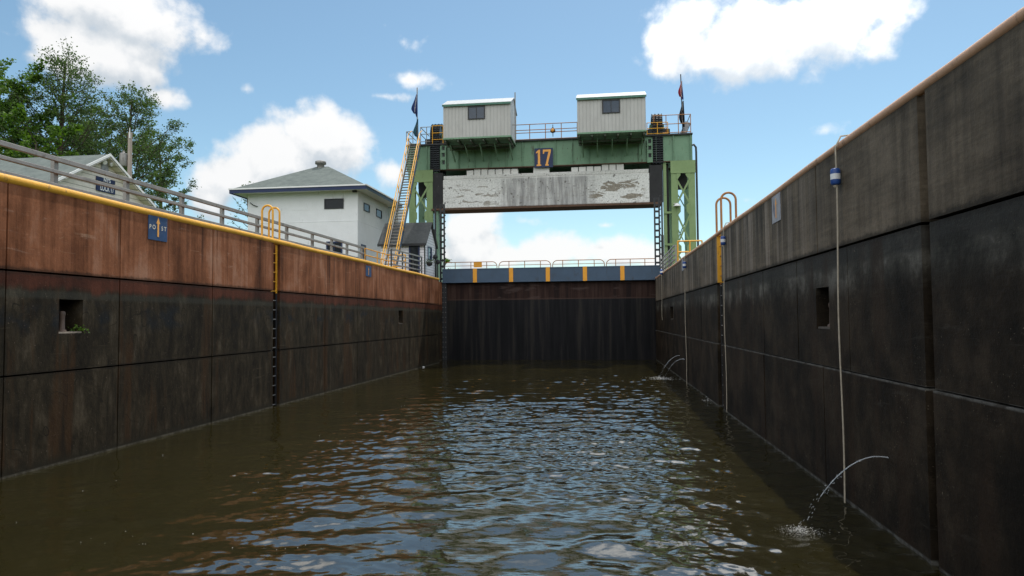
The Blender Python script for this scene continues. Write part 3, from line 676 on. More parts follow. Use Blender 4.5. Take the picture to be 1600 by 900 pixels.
# 17 sign
p0, p1 = aty(835, 232, GYf-.10), aty(864, 261, GYf-.10)
sg = thing('number_sign', ((p0[0]+p1[0])/2, GYf-.1, p1[2]), 'square navy sign with orange number 17 on the green girder', 'sign')
sw, sh = p1[0]-p0[0], p0[2]-p1[2]; xc, zc = (p0[0]+p1[0])/2, (p0[2]+p1[2])/2
MB().box(p0[0], p1[0], GYf-.10, GYf-.035, p1[2], p0[2]).build('panel', MAT['navy'], sg)
one = [(-.13,-.5),(.13,-.5),(.13,-.42),(.07,-.40),(.07,.5),(-.02,.5),(-.16,.36),(-.16,.28),(-.06,.33),(-.06,-.40),(-.13,-.42)]
sev = [(-.09,-.5),(.11,-.5),(.11,-.43),(.055,-.41),(.24,.40),(.24,.5),(-.22,.5),(-.22,.24),(-.16,.24),(-.13,.37),(.10,.37),(-.065,-.41),(-.09,-.43)]
def tri(poly): return poly
U, V, Nn = np.array((1., 0, 0)), np.array((0, 0, 1.)), np.array((0, -1., 0))
for poly, u in ((one, -.26), (sev, .17)):
    MB().prism([(a*sw*.95+u*sw, b*sh*.84) for a, b in poly], (xc, GYf-.102, zc), U, V, Nn, .012).build('numeral', MAT['orange_letter'], sg)

# ------------------------------------------------------------------ machinery cabins
def cabin(fl, fr, topl, bot, roofl, win, label):
    """fl/fr px of front edges; metal clad cabin on brackets in front of the girder"""
    Y0 = 46.5; Y1 = 49.6
    a, b = aty(fl, topl, Y0), aty(fr, topl-4, Y0); x0, x1 = float(a[0]), float(b[0]); z1 = float((a[2]+b[2])/2); z0 = float(aty((fl+fr)/2, bot, Y0)[2])
    zr = float(aty((fl+fr)/2, roofl, (Y0+Y1)/2)[2])
    th = thing('machinery_cabin', ((x0+x1)/2, (Y0+Y1)/2, z0), label, 'cabin', 'machinery cabins on the girder')
    m = MB(); m.box(x0, x1, Y0, Y1, z0, z1)
    ym = (Y0+Y1)/2
    for x, s in ((x0, 1), (x1-.02, 1)):
        m.add([(x, Y0, z1), (x, Y1, z1), (x, ym, zr), (x+.02, Y0, z1), (x+.02, Y1, z1), (x+.02, ym, zr)], [(0,1,2), (3,5,4), (0,2,5,3), (1,4,5,2)])
    m.build('wall', MAT['rib'], th)
    m = MB(); o = .12
    sl = (zr-z1)/(ym-Y0)
    for yb in (Y0-o, Y1+o):
        zb = z1-o*sl+.02
        m.hexa([(x0-.06, yb, zb), (x1+.06, yb, zb), (x1+.06, ym, zr+.02), (x0-.06, ym, zr+.02)], [(x0-.06, yb, zb+.05), (x1+.06, yb, zb+.05), (x1+.06, ym, zr+.07), (x0-.06, ym, zr+.07)])
    m.build('roof', MAT['metal_roof'], th)
    m = MB(); m.box(x0-.05, x1+.05, Y0-.135, Y0-.125, z1-.14, z1-.0); m.build('eave_trim', plain_green, th)
    m = MB(); m.box(x0-.03, x1+.03, Y0-.03, Y1, z0-.11, z0-.003); m.build('floor_edge', MAT['green'], th)
    m = MB(); n = 5
    for i in range(n+1):
        x = x0+.12+(x1-x0-.24)*i/n; m.box(x-.05, x+.05, Y0+.05, GYf-.12, z0-.28, z0-.113)
    m.box(x0+.02, x1-.02, Y0+1.0, Y0+1.1, z0-.40, z0-.283); m.box(x0+.02, x1-.02, Y0+1.9, Y0+2.0, z0-.40, z0-.283)
    m.build('joists', MAT['underside'], th)
    for i in range(n):
        x = x0+.30+(x1-x0-.5)*i/(n-1)
        m = MB(); m.bar((x, Y0+.75, z0-.29), (x, GYf-.06, GZ0+.5), .07, .10); m.build('bracket', MAT['green'], th)
    wa, wb = aty(win[0], win[1], Y0), aty(win[2], win[3], Y0)
    f = MB(); d = .075; xa, xb, za, zb = wa[0], wb[0], wb[2], wa[2]
    f.box(xa, xb, Y0-.05, Y0-.003, zb-d, zb); f.box(xa, xb, Y0-.05, Y0-.003, za, za+d); f.box(xa, xa+d, Y0-.05, Y0-.003, za+d, zb-d); f.box(xb-d, xb, Y0-.05, Y0-.003, za+d, zb-d)
    f.box((xa+xb)/2-.02, (xa+xb)/2+.02, Y0-.04, Y0-.003, za+d, zb-d)
    w = f.build('window', MAT['dark'], th)
    MB().box(xa+d, xb-d, Y0-.02, Y0-.004, za+d, zb-d).build('pane', MAT['glass_lt'], w)
    return th, x0, x1, z0
plain_green = plain('green trim', (.06, .16, .12), .5)
cb1 = cabin(692.5, 797.5, 164, 213.5, 157.0, (731, 166.5, 758, 186), 'grey ribbed metal cabin with window above the left of the 17 sign')
cb2 = cabin(901.5, 1008.5, 153.5, 205, 147.0, (940.5, 156.5, 969, 176.5), 'grey ribbed metal cabin with window above the right of the 17 sign')
# exhaust mast on the left cabin
p = aty(802.5, 215, 47.2); q = aty(802.5, 143, 47.2)
m = MB(); m.tube([(p[0]+.1, p[1]+.2, 14.9), (p[0]+.1, p[1]+.2, q[2])], .04, 8); m.bar((p[0]+.1, p[1]+.2, 16.0), (cb1[2], p[1]+.2, 16.0), .04, .04)
tag(m.build('antenna_mast', MAT['steel']), 'thin grey mast beside the right end of the left cabin', 'mast')

# ------------------------------------------------------------------ sheaves and chains
def sheave(pxc, words):
    x = float(aty(pxc, 205, GYf+.9)[0]); yc, zc, r = GYf+1.0, GZ1+.62, .92; w = .62
    th = thing('chain_sheave', (x, yc, GZ1), 'large dark sprocket wheel '+words, 'sprocket wheel', 'sprocket wheels on the girder')
    m = MB()
    for s in (-1, 0, 1): m.cyl((x+s*.2-.05, yc, zc), (x+s*.2+.05, yc, zc), r-.06, n=28)
    m.build('wheel', MAT['chain'], th)
    m = MB(); m.cyl((x-w/2-.25, yc, zc), (x+w/2+.25, yc, zc), .12, n=14); m.build('axle', MAT['dark'], th)
    for s in (-1, 1):
        m = MB(); m.box(x+s*(w/2+.1)-.09, x+s*(w/2+.1)+.09, yc-.45, yc+.45, GZ1+.003, zc+.25); m.build('bearing_block', MAT['green'], th)
    m = MB(); m.box(x+.25, x+.85, yc-.9, yc-.1, GZ1+.003, GZ1+.42); m.box(x-.75, x-.3, yc-.95, yc-.3, GZ1+.003, GZ1+.40); m.build('gear_case', MAT['chain'], th, bevel=.06)
    c = MB(); pts = []
    n = 19
    for k in range(n): a = math.pi*k/(n-1); pts.append((yc-math.cos(a)*(r+.04), zc+math.sin(a)*(r+.04), a))
    z = zc-.16
    while z > cz1+.28: pts.append((yc-(r+.04), z, 0)); z -= .16
    z = zc-.16
    while z > 11: pts.append((yc+(r+.04), z, math.pi)); z -= .16
    for (y, z, a) in pts:
        for s in (-.24, 0, .24):
            dy, dz = -math.cos(a), math.sin(a)
            c.cyl((x+s-.085, y, z), (x+s+.085, y, z), .085, n=8)
            for e in (-.1, .1): c.box(x+s+e-.012, x+s+e+.012, y-.075, y+.075, z-.1, z+.1)
    tag(c.build('lift_chain', MAT['chain']), 'black multi strand roller chain draped over the sprocket '+words, 'chain', 'lift chains')
sheave(684, 'at the left end of the girder'); sheave(1026, 'at the right end of the girder')

# ------------------------------------------------------------------ towers
def tower(pxs, label, fnname, chords, z_pairs):
    """pxs: px of outer and inner edge of the front frame"""
    xa, xb = float(aty(pxs[0], 300, GYf)[0]), float(aty(pxs[1], 300, GYf)[0]); xa, xb = min(xa, xb), max(xa, xb)
    wl_ = .45
    th = thing('gate_tower', ((xa+xb)/2, GYf+1.3, DECK), label, 'steel tower', 'green steel towers')
    zt = GZ0-.06; D = 2.6
    for yy in (GYf, GYf+D):
        for x0 in (xa, xb-wl_):
            m = MB(); m.box(x0, x0+wl_, yy, yy+.03, DECK-.01, zt); m.box(x0, x0+.03, yy+.031, yy+.34, DECK-.01, zt); m.box(x0+wl_-.03, x0+wl_, yy+.031, yy+.34, DECK-.01, zt)
            m.build('leg', MAT['green_lt'] if yy == GYf else MAT['green'], th)
    m = MB(); m.box(xa-.03, xb+.03, GYf-.05, GYf-.003, zt-.82, zt+.05); m.build('cap_plate', MAT['green_lt'], th)
    m = MB(); m.box(xa-.03, xb+.03, GYf+D+.032, GYf+D+.06, zt-.8, zt); m.build('cap_plate', MAT['green'], th)
    zs_ = [zt-.95, zt-3.1, zt-5.6, DECK+.25]
    zs_ = [zt-.85, 10.15, 7.35, DECK+.1]
    for i in range(3):
        z1, z0 = zs_[i], zs_[i+1]
        for (p, q) in (((xa+.3, z1-.25), (xb-.3, z0+.2)), ((xb-.3, z1-.25), (xa+.3, z0+.2))):
            m = MB(); m.bar((p[0], GYf+.02+(.012 if p[0] < q[0] else -.03), p[1]), (q[0], GYf+.02+(.012 if p[0] < q[0] else -.03), q[1]), .02, .12, up=(0, 0, 1) )
            m.build('cross_brace', MAT['green_lt'], th)
            m = MB(); m.bar((p[0], GYf+D-.05+(.03 if p[0] < q[0] else 0), p[1]), (q[0], GYf+D-.05+(.03 if p[0] < q[0] else 0), q[1]), .02, .075); m.build('cross_brace', MAT['green'], th)
        for x0, s in ((xa+wl_, 1), (xb-wl_, -1)):
            for zc in (z1, z0):
                if i == 2 and zc == z0: continue
                if zc == z0 and i < 2: continue
                m = MB(); m.prism([(0, -.55), (s*.26, -.22), (s*.26, .22), (0, .5)] if zc < 11.5 else [(0, -.5), (s*.28, -.1), (s*.28, .02), (0, .02)], (x0-s*.1, GYf-.012, zc), (1,0,0), (0,0,1), (0,-1,0), .012); m.build('gusset_plate', MAT['green_lt'], th)
    # dark counterweight guide inside the tower, top half
    m = MB(); m.box(xa+.45, xb-.42, GYf+1.0, GYf+1.5, 11.7, zt-.05); m.build('inner_plate', MAT['dark'], th)
    return th, xa, xb
tR = tower((1049, 1086.5), 'light green lattice tower at the right end of the girder', '', None, None)
tL = tower((639, 676), 'green lattice tower behind the yellow staircase, left end of the girder', '', None, None)
# inner guide columns (next to counterweight ends)
for tw, pxa, pxb, lab in ((tR[0], 1037, 1045, 'r'), (tL[0], 676.5, 684, 'l')):
    a, b = float(aty(pxa, 300, GYf)[0]), float(aty(pxb, 300, GYf)[0])
    m = MB(); m.box(a, b-.14, GYf+.1, GYf+.5, DECK-.01, GZ0-.06) if lab == 'r' else m.box(a+.1, b, GYf+.1, GYf+.5, DECK-.01, GZ0-.06)
    m.build('guide_column', MAT['green_lt'] if lab == 'r' else MAT['green'], tw)
    m = MB(); m.box((b-.13), b+.05, GYf+.55, GYf+.7, DECK-.01, GZ0-.06) if lab == 'r' else m.box(a-.02, a+.09, GYf+.55, GYf+.7, DECK-.01, GZ0-.06)
    m.build('guide_column', MAT['dark'], tw)
    for z in (9.9, 7.7):
        m = MB(); m.bar((a, GYf+.05, z), (b+.35 if lab == 'r' else a-.3, GYf+.05, z), .09, .14); m.build('tie_bar', MAT['green_lt'], tw)
# pipe up the outer right leg
m = MB(); p = aty(1085, 236, GYf); m.tube([(p[0]-.15, GYf+.1, 14.5), (p[0]-.02, GYf+.1, 14.55), (p[0]+.12, GYf+.1, 14.35), (p[0]+.13, GYf+.1, 14.0), (p[0]+.13, GYf+.1, DECK)], .07, 8)
m.build('conduit', MAT['dark'], tR[0])
p = aty(1058, 319, GYf-.25); m = MB(); m.lathe((p[0], p[1], p[2]-.14), [(.26, 0), (.24, .06), (.10, .16), (.05, .22)], 14); m.bar((p[0], p[1], p[2]+.05), (p[0]-.2, GYf, p[2]+.1), .04, .04); tag(m.build('flood_lamp', MAT['white']), 'small white dome lamp on the right green tower', 'lamp')
# ladder-like guides under the counterweight
def guide(px0, px1, words):
    yy = GY+.5; a, b = float(aty(px0, 380, yy)[0]), float(aty(px1, 380, yy)[0]); z0, z1 = ztop-1.2, 10.55
    th = thing('lattice_guide', ((a+b)/2, yy, z0), 'black ladder like lattice post standing '+words, 'lattice post', 'lattice posts at the gate ends')
    for x in (a, b-.10):
        m = MB(); m.box(x, x+.10, yy, yy+.12, z0, z1); m.build('upright', MAT['dark'], th)
    z = z0+.1
    while z < z1-.05:
        m = MB(); m.box(a+.101, b-.101, yy+.02, yy+.10, z, z+.13); m.build('rung', MAT['dark'], th)
        m = MB(); m.cyl((b-.02, yy+.05, z+.2), (b+.05, yy+.05, z+.2), .05, n=8); m.build('roller', MAT['dark'], th); z += .42
guide(687, 695, 'by the left end of the gate'); guide(1022.5, 1032, 'by the right end of the gate')
for pxs, lab in (((678.5, 681), 'left'), ((1034, 1036.5), 'right')):
    a, b = float(aty(pxs[0], 380, 47.6)[0]), float(aty(pxs[1], 380, 47.6)[0]); m = MB(); m.box(a, b, 47.6, 47.75, DECK, 10.5); 
    m.box(a-.03, b+.03, 47.58, 47.78, 5.5, 8.2)
    tag(m.build('guide_bar', MAT['dark']), 'thin black guide bar rising beside the %s lattice post' % lab, 'guide bar')

# ------------------------------------------------------------------ railings on the girder
def rail_panel(pts2, Y, mat, name, label, heights, posts, r=.03, Y2=None, parent=None, z0=None):
    pass
def rail_run(name, label, x0, x1, Y, zb, hts, n, mat, r=.028, ends=True, back=None, grp=None):
    th = thing(name, ((x0+x1)/2, Y, zb), label, 'railing', grp)
    for h in hts: MB().tube([(x0, Y, zb+h), (x1, Y, zb+h)], r, 8).build('rail', mat, th)
    for i in range(n+1):
        x = x0+(x1-x0)*i/n; MB().cyl((x, Y, zb), (x, Y, zb+hts[0]), r, n=8).build('post', mat, th)
    return th
X = lambda px, Y, py=210: float(aty(px, py, Y)[0])
rail_run('girder_railing', 'orange railing on the girder between the two grey cabins', X(803, GYf), X(902, GYf), GYf+.05, GZ1, (1.12, .72, .52, .05), 4, MAT['yellow_old'])
rail_run('girder_railing', 'orange railing in front of the left sprocket wheel', X(676, GYf), X(692.5, GYf), GYf-.05, GZ1, (1.30, .78, .30), 1, MAT['yellow'])
rail_run('girder_railing', 'orange railing in front of the right sprocket wheel', X(1011, GYf), X(1043.5, GYf), GYf-.05, GZ1, (.82, .42, .05), 2, MAT['yellow'])
t1 = rail_run('girder_railing', 'rusty railing round the right end of the girder by the flags', X(1022, GYf), X(1079.5, GYf), GYf+.02, GZ1, (1.32, .70, .1), 3, MAT['yellow_old'])
xe = X(1079.5, GYf)
for h in (1.32, .7): MB().tube([(xe, GYf+.02, GZ1+h), (xe, GYf+2.5, GZ1+h)], .028, 8).build('rail', MAT['yellow_old'], t1)
MB().cyl((xe, GYf+2.5, GZ1), (xe, GYf+2.5, GZ1+1.32), .028, n=8).build('post', MAT['yellow_old'], t1)
p = aty(1073, 210, GYf+1.); MB().bar((xe-.05, GYf+1.2, GZ1+1.1), (xe-.5, GYf+1.2, GZ1+.1), .03, .35).build('mesh_guard', MAT['faded'], t1)
t2 = rail_run('girder_railing', 'grey and orange railing at the left end of the girder by the stairs', X(635, GYf), X(645, GYf), GYf+.02, GZ1, (.98, .45), 1, MAT['steel'])
for h in (.98, .45): MB().tube([(X(635, GYf), GYf+.02, GZ1+h), (X(635, GYf), GYf+2.5, GZ1+h)], .028, 8).build('rail', MAT['steel'], t2)
t3 = rail_run('girder_railing', 'grey railing between the blue flag and the left sprocket wheel', X(657, GYf), X(676, GYf), GYf+.02, GZ1, (1.26, .75, .2), 2, MAT['steel'])
for h in (1.26, .75): MB().tube([(X(657, GYf), GYf+.02, GZ1+h), (X(657, GYf), GYf+2.5, GZ1+h)], .028, 8).build('rail', MAT['steel'], t3)
# signal lamp on the middle railing
p = aty(864, 209, GYf-.02); sl_ = thing('signal_lamp', (p[0], GYf-.05, GZ1+.2), 'small orange lamp hung on the railing over the 17 sign', 'lamp')
m = MB(); m.cyl((p[0], GYf-.06, GZ1+.15), (p[0], GYf-.06, GZ1+1.0), .025, n=8); m.build('bracket', MAT['dark'], sl_)
m = MB(); m.lathe((p[0], GYf-.13, GZ1+.38), [(.03, 0), (.16, .06), (.19, .17), (.13, .28), (.05, .40)], 14); m.build('lamp_body', MAT['rust'], sl_)
m = MB(); m.lathe((p[0], GYf-.31, GZ1+.54), [(.12, 0), (.12, -.02), (.0, -.03)], 14, axis=(0, 1, 0)); m.build('lens', MAT['orange_letter'], sl_)

# ------------------------------------------------------------------ flags
def limp_flag(x, y, zt, L, w, mat, parent_name, label, extra=None, lean=0.):
    th = thing(parent_name, (x, y, zt-L), label, 'flag')
    def sheet(u0, u1, off, mat_, nm):
        m = MB(); nu, nv = 14, 22; vs = []; fs = []
        for j in range(nv+1):
            v = j/nv
            for i in range(nu+1):
                u = u0+(u1-u0)*i/nu
                ww = w*(.25+.75*math.sin(min(1., v*1.15)*math.pi/2))*(1-.25*max(0, v-.85)/.15)
                xx = x + .04 - ww*u*.9 + .05*math.sin(u*9+v*3)*v + lean*v
                yy_ = y - .03 - .10*math.sin(u*11+v*2.2)*(.3+v) - off
                zz = zt - v*L*(1-.22*u) - .06*u*math.sin(v*5)
                vs.append((xx, yy_, zz))
        for j in range(nv):
            for i in range(nu):
                a = j*(nu+1)+i; fs.append((a, a+1, a+nu+2, a+nu+1))
        m.add(vs, fs, True); ob = m.build(nm, mat_, th); s = ob.modifiers.new('t', 'SOLIDIFY'); s.thickness = .008; return ob
    sheet(0, 1, 0, mat, 'cloth')
    if extra:
        for (u0, u1, mm, nm) in extra: sheet(u0, u1, .012, mm, nm)
    return th
fp = aty(652, 224, GYf+.3); ft = aty(651, 137, GYf+.3)
m = MB(); m.tube([(fp[0], fp[1], GZ1-.02), (fp[0], fp[1], ft[2])], .04, 8); tag(m.build('flag_pole', MAT['steel']), 'pole with the blue flag at the top of the stairs', 'flag pole')
zt = float(aty(651, 148, GYf+.3)[2]); limp_flag(fp[0], fp[1]-.05, zt, 1.72, .46, MAT['flag_blue'], 'flag', 'dark blue flag hanging limp from the top of the left pole', [(.35, .5, MAT['flag_white'], 'emblem')])
zt = float(aty(651, 186, GYf+.3)[2]); limp_flag(fp[0]+.06, fp[1]-.05, zt, 1.6, .38, MAT['flag_green'], 'flag', 'faded blue green flag hanging lower on the left pole')
rp = aty(1067, 206, GYf+.6); rt_ = aty(1063.5, 116, GYf+.6)
m = MB(); m.tube([(rp[0], rp[1], GZ1-.02), (rt_[0], rt_[1], rt_[2])], .035, 8); tag(m.build('flag_pole', MAT['dark']), 'pole with the striped flag at the right end of the girder', 'flag pole')
zt = float(aty(1064.5, 127, GYf+.6)[2])
limp_flag(rt_[0]+.04, rp[1]-.05, zt, 1.35, .27, MAT['flag_red'], 'flag', 'red and white striped flag hanging limp from the right pole', [(.2, .34, MAT['flag_white'], 'white_stripe'), (.5, .64, MAT['flag_white'], 'white_stripe'), (-.1, .12, MAT['flag_blue'], 'canton')])
zt = float(aty(1065, 158, GYf+.6)[2])
limp_flag(rp[0]+.05, rp[1]-.05, zt, 1.9, .34, MAT['flag_black'], 'flag', 'black flag with a white mark hanging below the striped one', [(.45, .62, MAT['flag_white'], 'emblem')])

# ------------------------------------------------------------------ staircase
T = aty(649, 228, 48.6); B = aty(611, 413, 40.3)
B = B + (T-B)*((DECK-B[2])/(T[2]-B[2])); T[2] = GZ1
st = thing('staircase', B, 'steep staircase with yellow handrails climbing to the girder', 'staircase')
hw = .36
for s in (-1, 1):
    MB().bar(B+np.array((s*hw, 0, .0)), T+np.array((s*hw, 0, -.05)), .05, .26).build('stringer', MAT['steel'] if s < 0 else plain_blue if False else MAT['bluebeam'], st)
nst = 46
for i in range(nst):
    p = B+(T-B)*(i+.6)/nst; MB().box(p[0]-hw+.03, p[0]+hw-.03, p[1]-.13, p[1]+.10, p[2]-.02, p[2]+.02).build('tread', MAT['steel'], st)
for s in (-1, 1):
    o = np.array((s*(hw+.03), 0, 0)); m = MB()
    h1, h2 = np.array((0, -.35, .62)), np.array((0, -.18, .30))
    m.tube([B+o+np.array((0, .0, .1)), B+o+h1*.9, B+(T-B)*.03+o+h1, T+o+h1, T+o+np.array((0, .4, 1.0))], .032, 8)
    m.tube([B+o+h2, T+o+h2], .026, 8)
    for t in np.linspace(.03, .97, 8): p = B+(T-B)*t+o; m.cyl(p, p+h1, .026, n=8)
    m.build('handrail', MAT['yellow'], st)

# ------------------------------------------------------------------ railing along the left wall
RX = -12.5
def deck_rail(pxs, mat, label, name, zt, rails, rh, pw, xoff=RX, grp=None, post_mat=None):
    ys = [float(atx(p, 470, xoff)[1]) if p > -9000 else None for p in pxs]
    th = thing(name, (xoff, (ys[0]+ys[-1])/2, DECK), label, 'railing', grp)
    for z in rails:
        m = MB(); m.box(xoff-.045, xoff+.045, ys[0]-.05, ys[-1]+.05, zt-z-rh/2, zt-z+rh/2); m.build('rail', mat, th, bevel=.012)
    for y in ys:
        m = MB(); m.box(xoff-.14, xoff-.05, y-pw/2, y+pw/2, DECK-.01, zt+rh/2-.01); m.build('post', post_mat or mat, th)
    return th, ys
zt1 = float(atx(200, 281, RX)[2])
first = [float(atx(87, 470, RX)[1])-2.25*k for k in range(4, 0, -1)]
ysL = first+[float(atx(p, 470, RX)[1]) for p in (87, 200, 287, 350, 405, 451, 491, 521, 545, 568)]
th = thing('guard_railing', (RX, 25, DECK), 'long grey steel railing behind the yellow edge of the left wall', 'railing')
for z, hh in ((0., .056), (.295, .043), (.61, .045)):
    m = MB(); m.box(RX-.045, RX+.045, ysL[0], ysL[-1]+.05, zt1-z-hh, zt1-z+hh); m.build('rail', MAT['steel'], th, bevel=.012)
for y in ysL:
    m = MB(); m.box(RX-.15, RX-.047, y-.065, y+.065, DECK-.01, zt1+.01); m.build('post', MAT['steel'], th, bevel=.01)
# yellow gate rail at the stair foot
ya, yb = float(atx(570, 470, RX)[1]), float(atx(607, 470, RX)[1])
th = thing('stair_foot_railing', (RX, (ya+yb)/2, DECK), 'yellow tube railing at the foot of the stairs', 'railing')
for z in (.0, .35, .68): MB().tube([(RX, ya, zt1-z), (RX, yb, zt1-z)], .03, 8).build('rail', MAT['yellow'], th)
for y in (ya, (ya+yb)/2, yb): MB().cyl((RX, y, DECK), (RX, y, zt1), .03, n=8).build('post', MAT['yellow'], th)
for z in (.0, .35, .68): MB().tube([(RX, yb, zt1-z), (RX+1., yb+.05, zt1-z)], .03, 8).build('rail', MAT['yellow'], th)
MB().cyl((RX+1., yb+.05, DECK), (RX+1., yb+.05, zt1), .04, n=8).build('post', MAT['yellow'], th)
# grey rail in front of the hut
p0, p1 = atx(612, 389, -11.5), atx(661, 405, -11.0)
th = thing('hut_railing', (p0[0], (p0[1]+p1[1])/2, DECK), 'grey four bar railing in front of the small white hut', 'railing')
A_, B_ = np.array((-11.5, p0[1], 0)), np.array((-11.2, float(atx(659.5, 405, -11.2)[1]), 0)); zt2 = float(atx(612, 389, -11.5)[2])
for z in (.0, .28, .56, .82): MB().bar(A_+(0,0,zt2-z), B_+(0,0,zt2-z), .06, .075).build('rail', MAT['steel'], th)
for t in (0., .34, .68, 1.): p = A_+(B_-A_)*t; MB().box(p[0]-.05, p[0]+.0, p[1]-.06, p[1]+.06, DECK-.01, zt2).build('post', MAT['dark'], th)
# right side railings
xr_ = 3.45
ya, yb = 31., 45.
th = thing('wall_end_railing', (xr_, 38, DECK), 'grey railing on the far end of the right wall', 'railing')
ya = float(atx(1054, 400, xr_)[1]); yb = 46.5; zq = float(atx(1054, 383, xr_)[2])
for z in (.0, .24, .48, .72): MB().bar((xr_, ya, zq-z), (xr_, yb, zq-z), .05, .07).build('rail', MAT['steel'], th)
for y in np.linspace(ya, yb, 6): MB().box(xr_+.03, xr_+.10, y-.05, y+.05, DECK-.01, zq+.02).build('post', MAT['steel'], th)
yq = 33.; xa, xb = float(aty(1059, 385, yq)[0]), float(aty(1097, 385, yq)[0]); zq2 = float(aty(1075, 376.5, yq)[2])
th = thing('yellow_barrier', ((xa+xb)/2, yq, DECK), 'yellow tube barrier at the foot of the right tower', 'railing')
for z in (.0, .5): MB().tube([(xa, yq, zq2-z), (xb, yq, zq2-z)], .035, 8).build('rail', MAT['yellow'], th)
for x in (xa, (xa+xb)/2, xb): MB().cyl((x, yq, DECK), (x, yq, zq2), .035, n=8).build('post', MAT['yellow'], th)

# ------------------------------------------------------------------ windows helper
def window(th, axis, c, w, h, frame, glass, d=.06, name='window', sgn=-1, mull=True):
    """axis 'y': wall faces -y; axis 'x': wall faces +x. c = centre on wall face"""
    f = MB(); gl_ = MB()
    def bx(mb, u0, u1, v0, v1, o0, o1):
        if axis == 'y': mb.box(c[0]+u0, c[0]+u1, c[1]-o1, c[1]-o0, c[2]+v0, c[2]+v1)
        else: mb.box(c[0]+o0, c[0]+o1, c[1]+u0, c[1]+u1, c[2]+v0, c[2]+v1)
    bx(f, -w/2, w/2, h/2-d, h/2, .003, .05); bx(f, -w/2, w/2, -h/2, -h/2+d, .003, .05)
    bx(f, -w/2, -w/2+d, -h/2+d, h/2-d, .003, .05); bx(f, w/2-d, w/2, -h/2+d, h/2-d, .003, .05)
    if mull: bx(f, -.02, .02, -h/2+d, h/2-d, .003, .04)
    o = f.build(name, frame, th); bx(gl_, -w/2+d, w/2-d, -h/2+d, h/2-d, .004, .015); gl_.build('pane', glass, o); return o

# ------------------------------------------------------------------ white operator house
L2 = -16.5
y0 = float(atx(559, 330, L2)[1]); y1 = y0+6.6; x1 = L2; x0 = float(aty(387, 330, y0)[0])
ze = float(aty(571, 292, y0-.85)[2])
house = thing('operator_house', ((x0+x1)/2, (y0+y1)/2, DECK), 'white stucco lock house with hipped grey roof behind the left railing', 'building')
m = MB(); m.box(x0, x1, y0, y1, DECK-.03, ze-.05); m.box(x0-.012, x1+.012, y0-.012, y1+.012, ze-2.12, ze-2.06); m.build('wall', MAT['white_wall'], house, bevel=.01)
ov = .85; X0, X1, Y0_, Y1_ = x0-ov, x1+ov, y0-ov, y1+ov
m = MB(); m.hexa([(X0, Y0_, ze-.06), (X1, Y0_, ze-.06), (X1, Y1_, ze-.06), (X0, Y1_, ze-.06)], [(X0, Y0_, ze-.03), (X1, Y0_, ze-.03), (X1, Y1_, ze-.03), (X0, Y1_, ze-.03)]); m.build('soffit', MAT['white'], house)
m = MB()
for a in ((X0-.02, X1+.02, Y0_-.03, Y0_-.002), (X0-.02, X1+.02, Y1_+.002, Y1_+.03), (X0-.03, X0-.002, Y0_, Y1_)): m.box(*a, ze-.14, ze+.13)
m.build('fascia', MAT['navy'], house)
m = MB(); m.box(X1+.002, X1+.03, Y0_, Y1_, ze-.12, ze+.13); m.build('fascia', MAT['bluebeam'], house)
m = MB(); m.box(X0-.06, X1+.06, Y0_-.09, Y0_-.031, ze+.10, ze+.19); m.box(X1+.031, X1+.09, Y0_-.09, Y1_, ze+.10, ze+.19); m.build('gutter', MAT['white'], house)
ym = (Y0_+Y1_)/2; ra, rb = aty(494, 261, ym), aty(513, 260, ym); zr = float((ra[2]+rb[2])/2)
m = MB(); b0 = ze+.12
m.add([(X0-.05, Y0_-.06, b0), (X1+.05, Y0_-.06, b0), (X1+.05, Y1_+.06, b0), (X0-.05, Y1_+.06, b0), (ra[0], ym, zr), (rb[0], ym, zr)], [(0,1,5,4), (1,2,5), (2,3,4,5), (3,0,4), (3,2,1,0)])
m.build('roof', MAT['shingle'], house)
v = aty(501, 262, ym); m = MB(); m.lathe((v[0], ym, zr-.15), [(.26, 0), (.26, .32), (.40, .34), (.40, .52), (.30, .56), (.01, .57)], 14); m.build('roof_vent', MAT['steel'], house)
def face_y(px, py): return aty(px, py, y0)
a, b = face_y(507, 311), face_y(537, 326); window(house, 'y', ((a[0]+b[0])/2, y0, (a[2]+b[2])/2), b[0]-a[0], a[2]-b[2], MAT['dark'], MAT['glass'], .05, mull=False)
a, b = face_y(510, 381), face_y(535, 396); window(house, 'y', ((a[0]+b[0])/2, y0, (a[2]+b[2])/2-.3), b[0]-a[0], a[2]-b[2]+.9, MAT['navy'], MAT['glass'], .08)
m = MB(); a, b = face_y(456, 313), face_y(486, 328); m.box(a[0], b[0], y0-.012, y0-.002, b[2], a[2]); m.build('blocked_window', MAT['white_wall'], house)
for (pa, pb, qa, qb) in ((568, 316, 577, 333), (587.5, 326, 596, 341.5)):
    a, b = atx(pa, pb, L2), atx(qa, qb, L2); zc = float((a[2]+b[2])/2); h = float(atx(pa, (pb+qb)/2-6, L2)[2]-atx(pa, (pb+qb)/2+6.5, L2)[2])
    window(house, 'x', (L2, (a[1]+b[1])/2, zc), b[1]-a[1], h, MAT['dark'], MAT['glass'], .05, mull=False)
a = atx(567.5, 388, L2); m = MB(); m.box(L2+.003, L2+.05, a[1]-.45, a[1]+.45, DECK, a[2]+.25); m.build('door', MAT['navy'], house)
m = MB(); p = face_y(555, 297); m.box(p[0]-.14, p[0]+.14, y0-.2, y0-.003, p[2]-.16, p[2]+.1); m.build('floodlight', MAT['dark'], house)
p, q = face_y(391.5, 317), face_y(403, 323); MB().tube([(p[0], y0-.05, p[2]), ((p[0]+q[0])/2, y0-.15, (p[2]+q[2])/2-.05), (q[0], y0-.05, q[2])], .03, 6).build('cable', MAT['dark'], house)
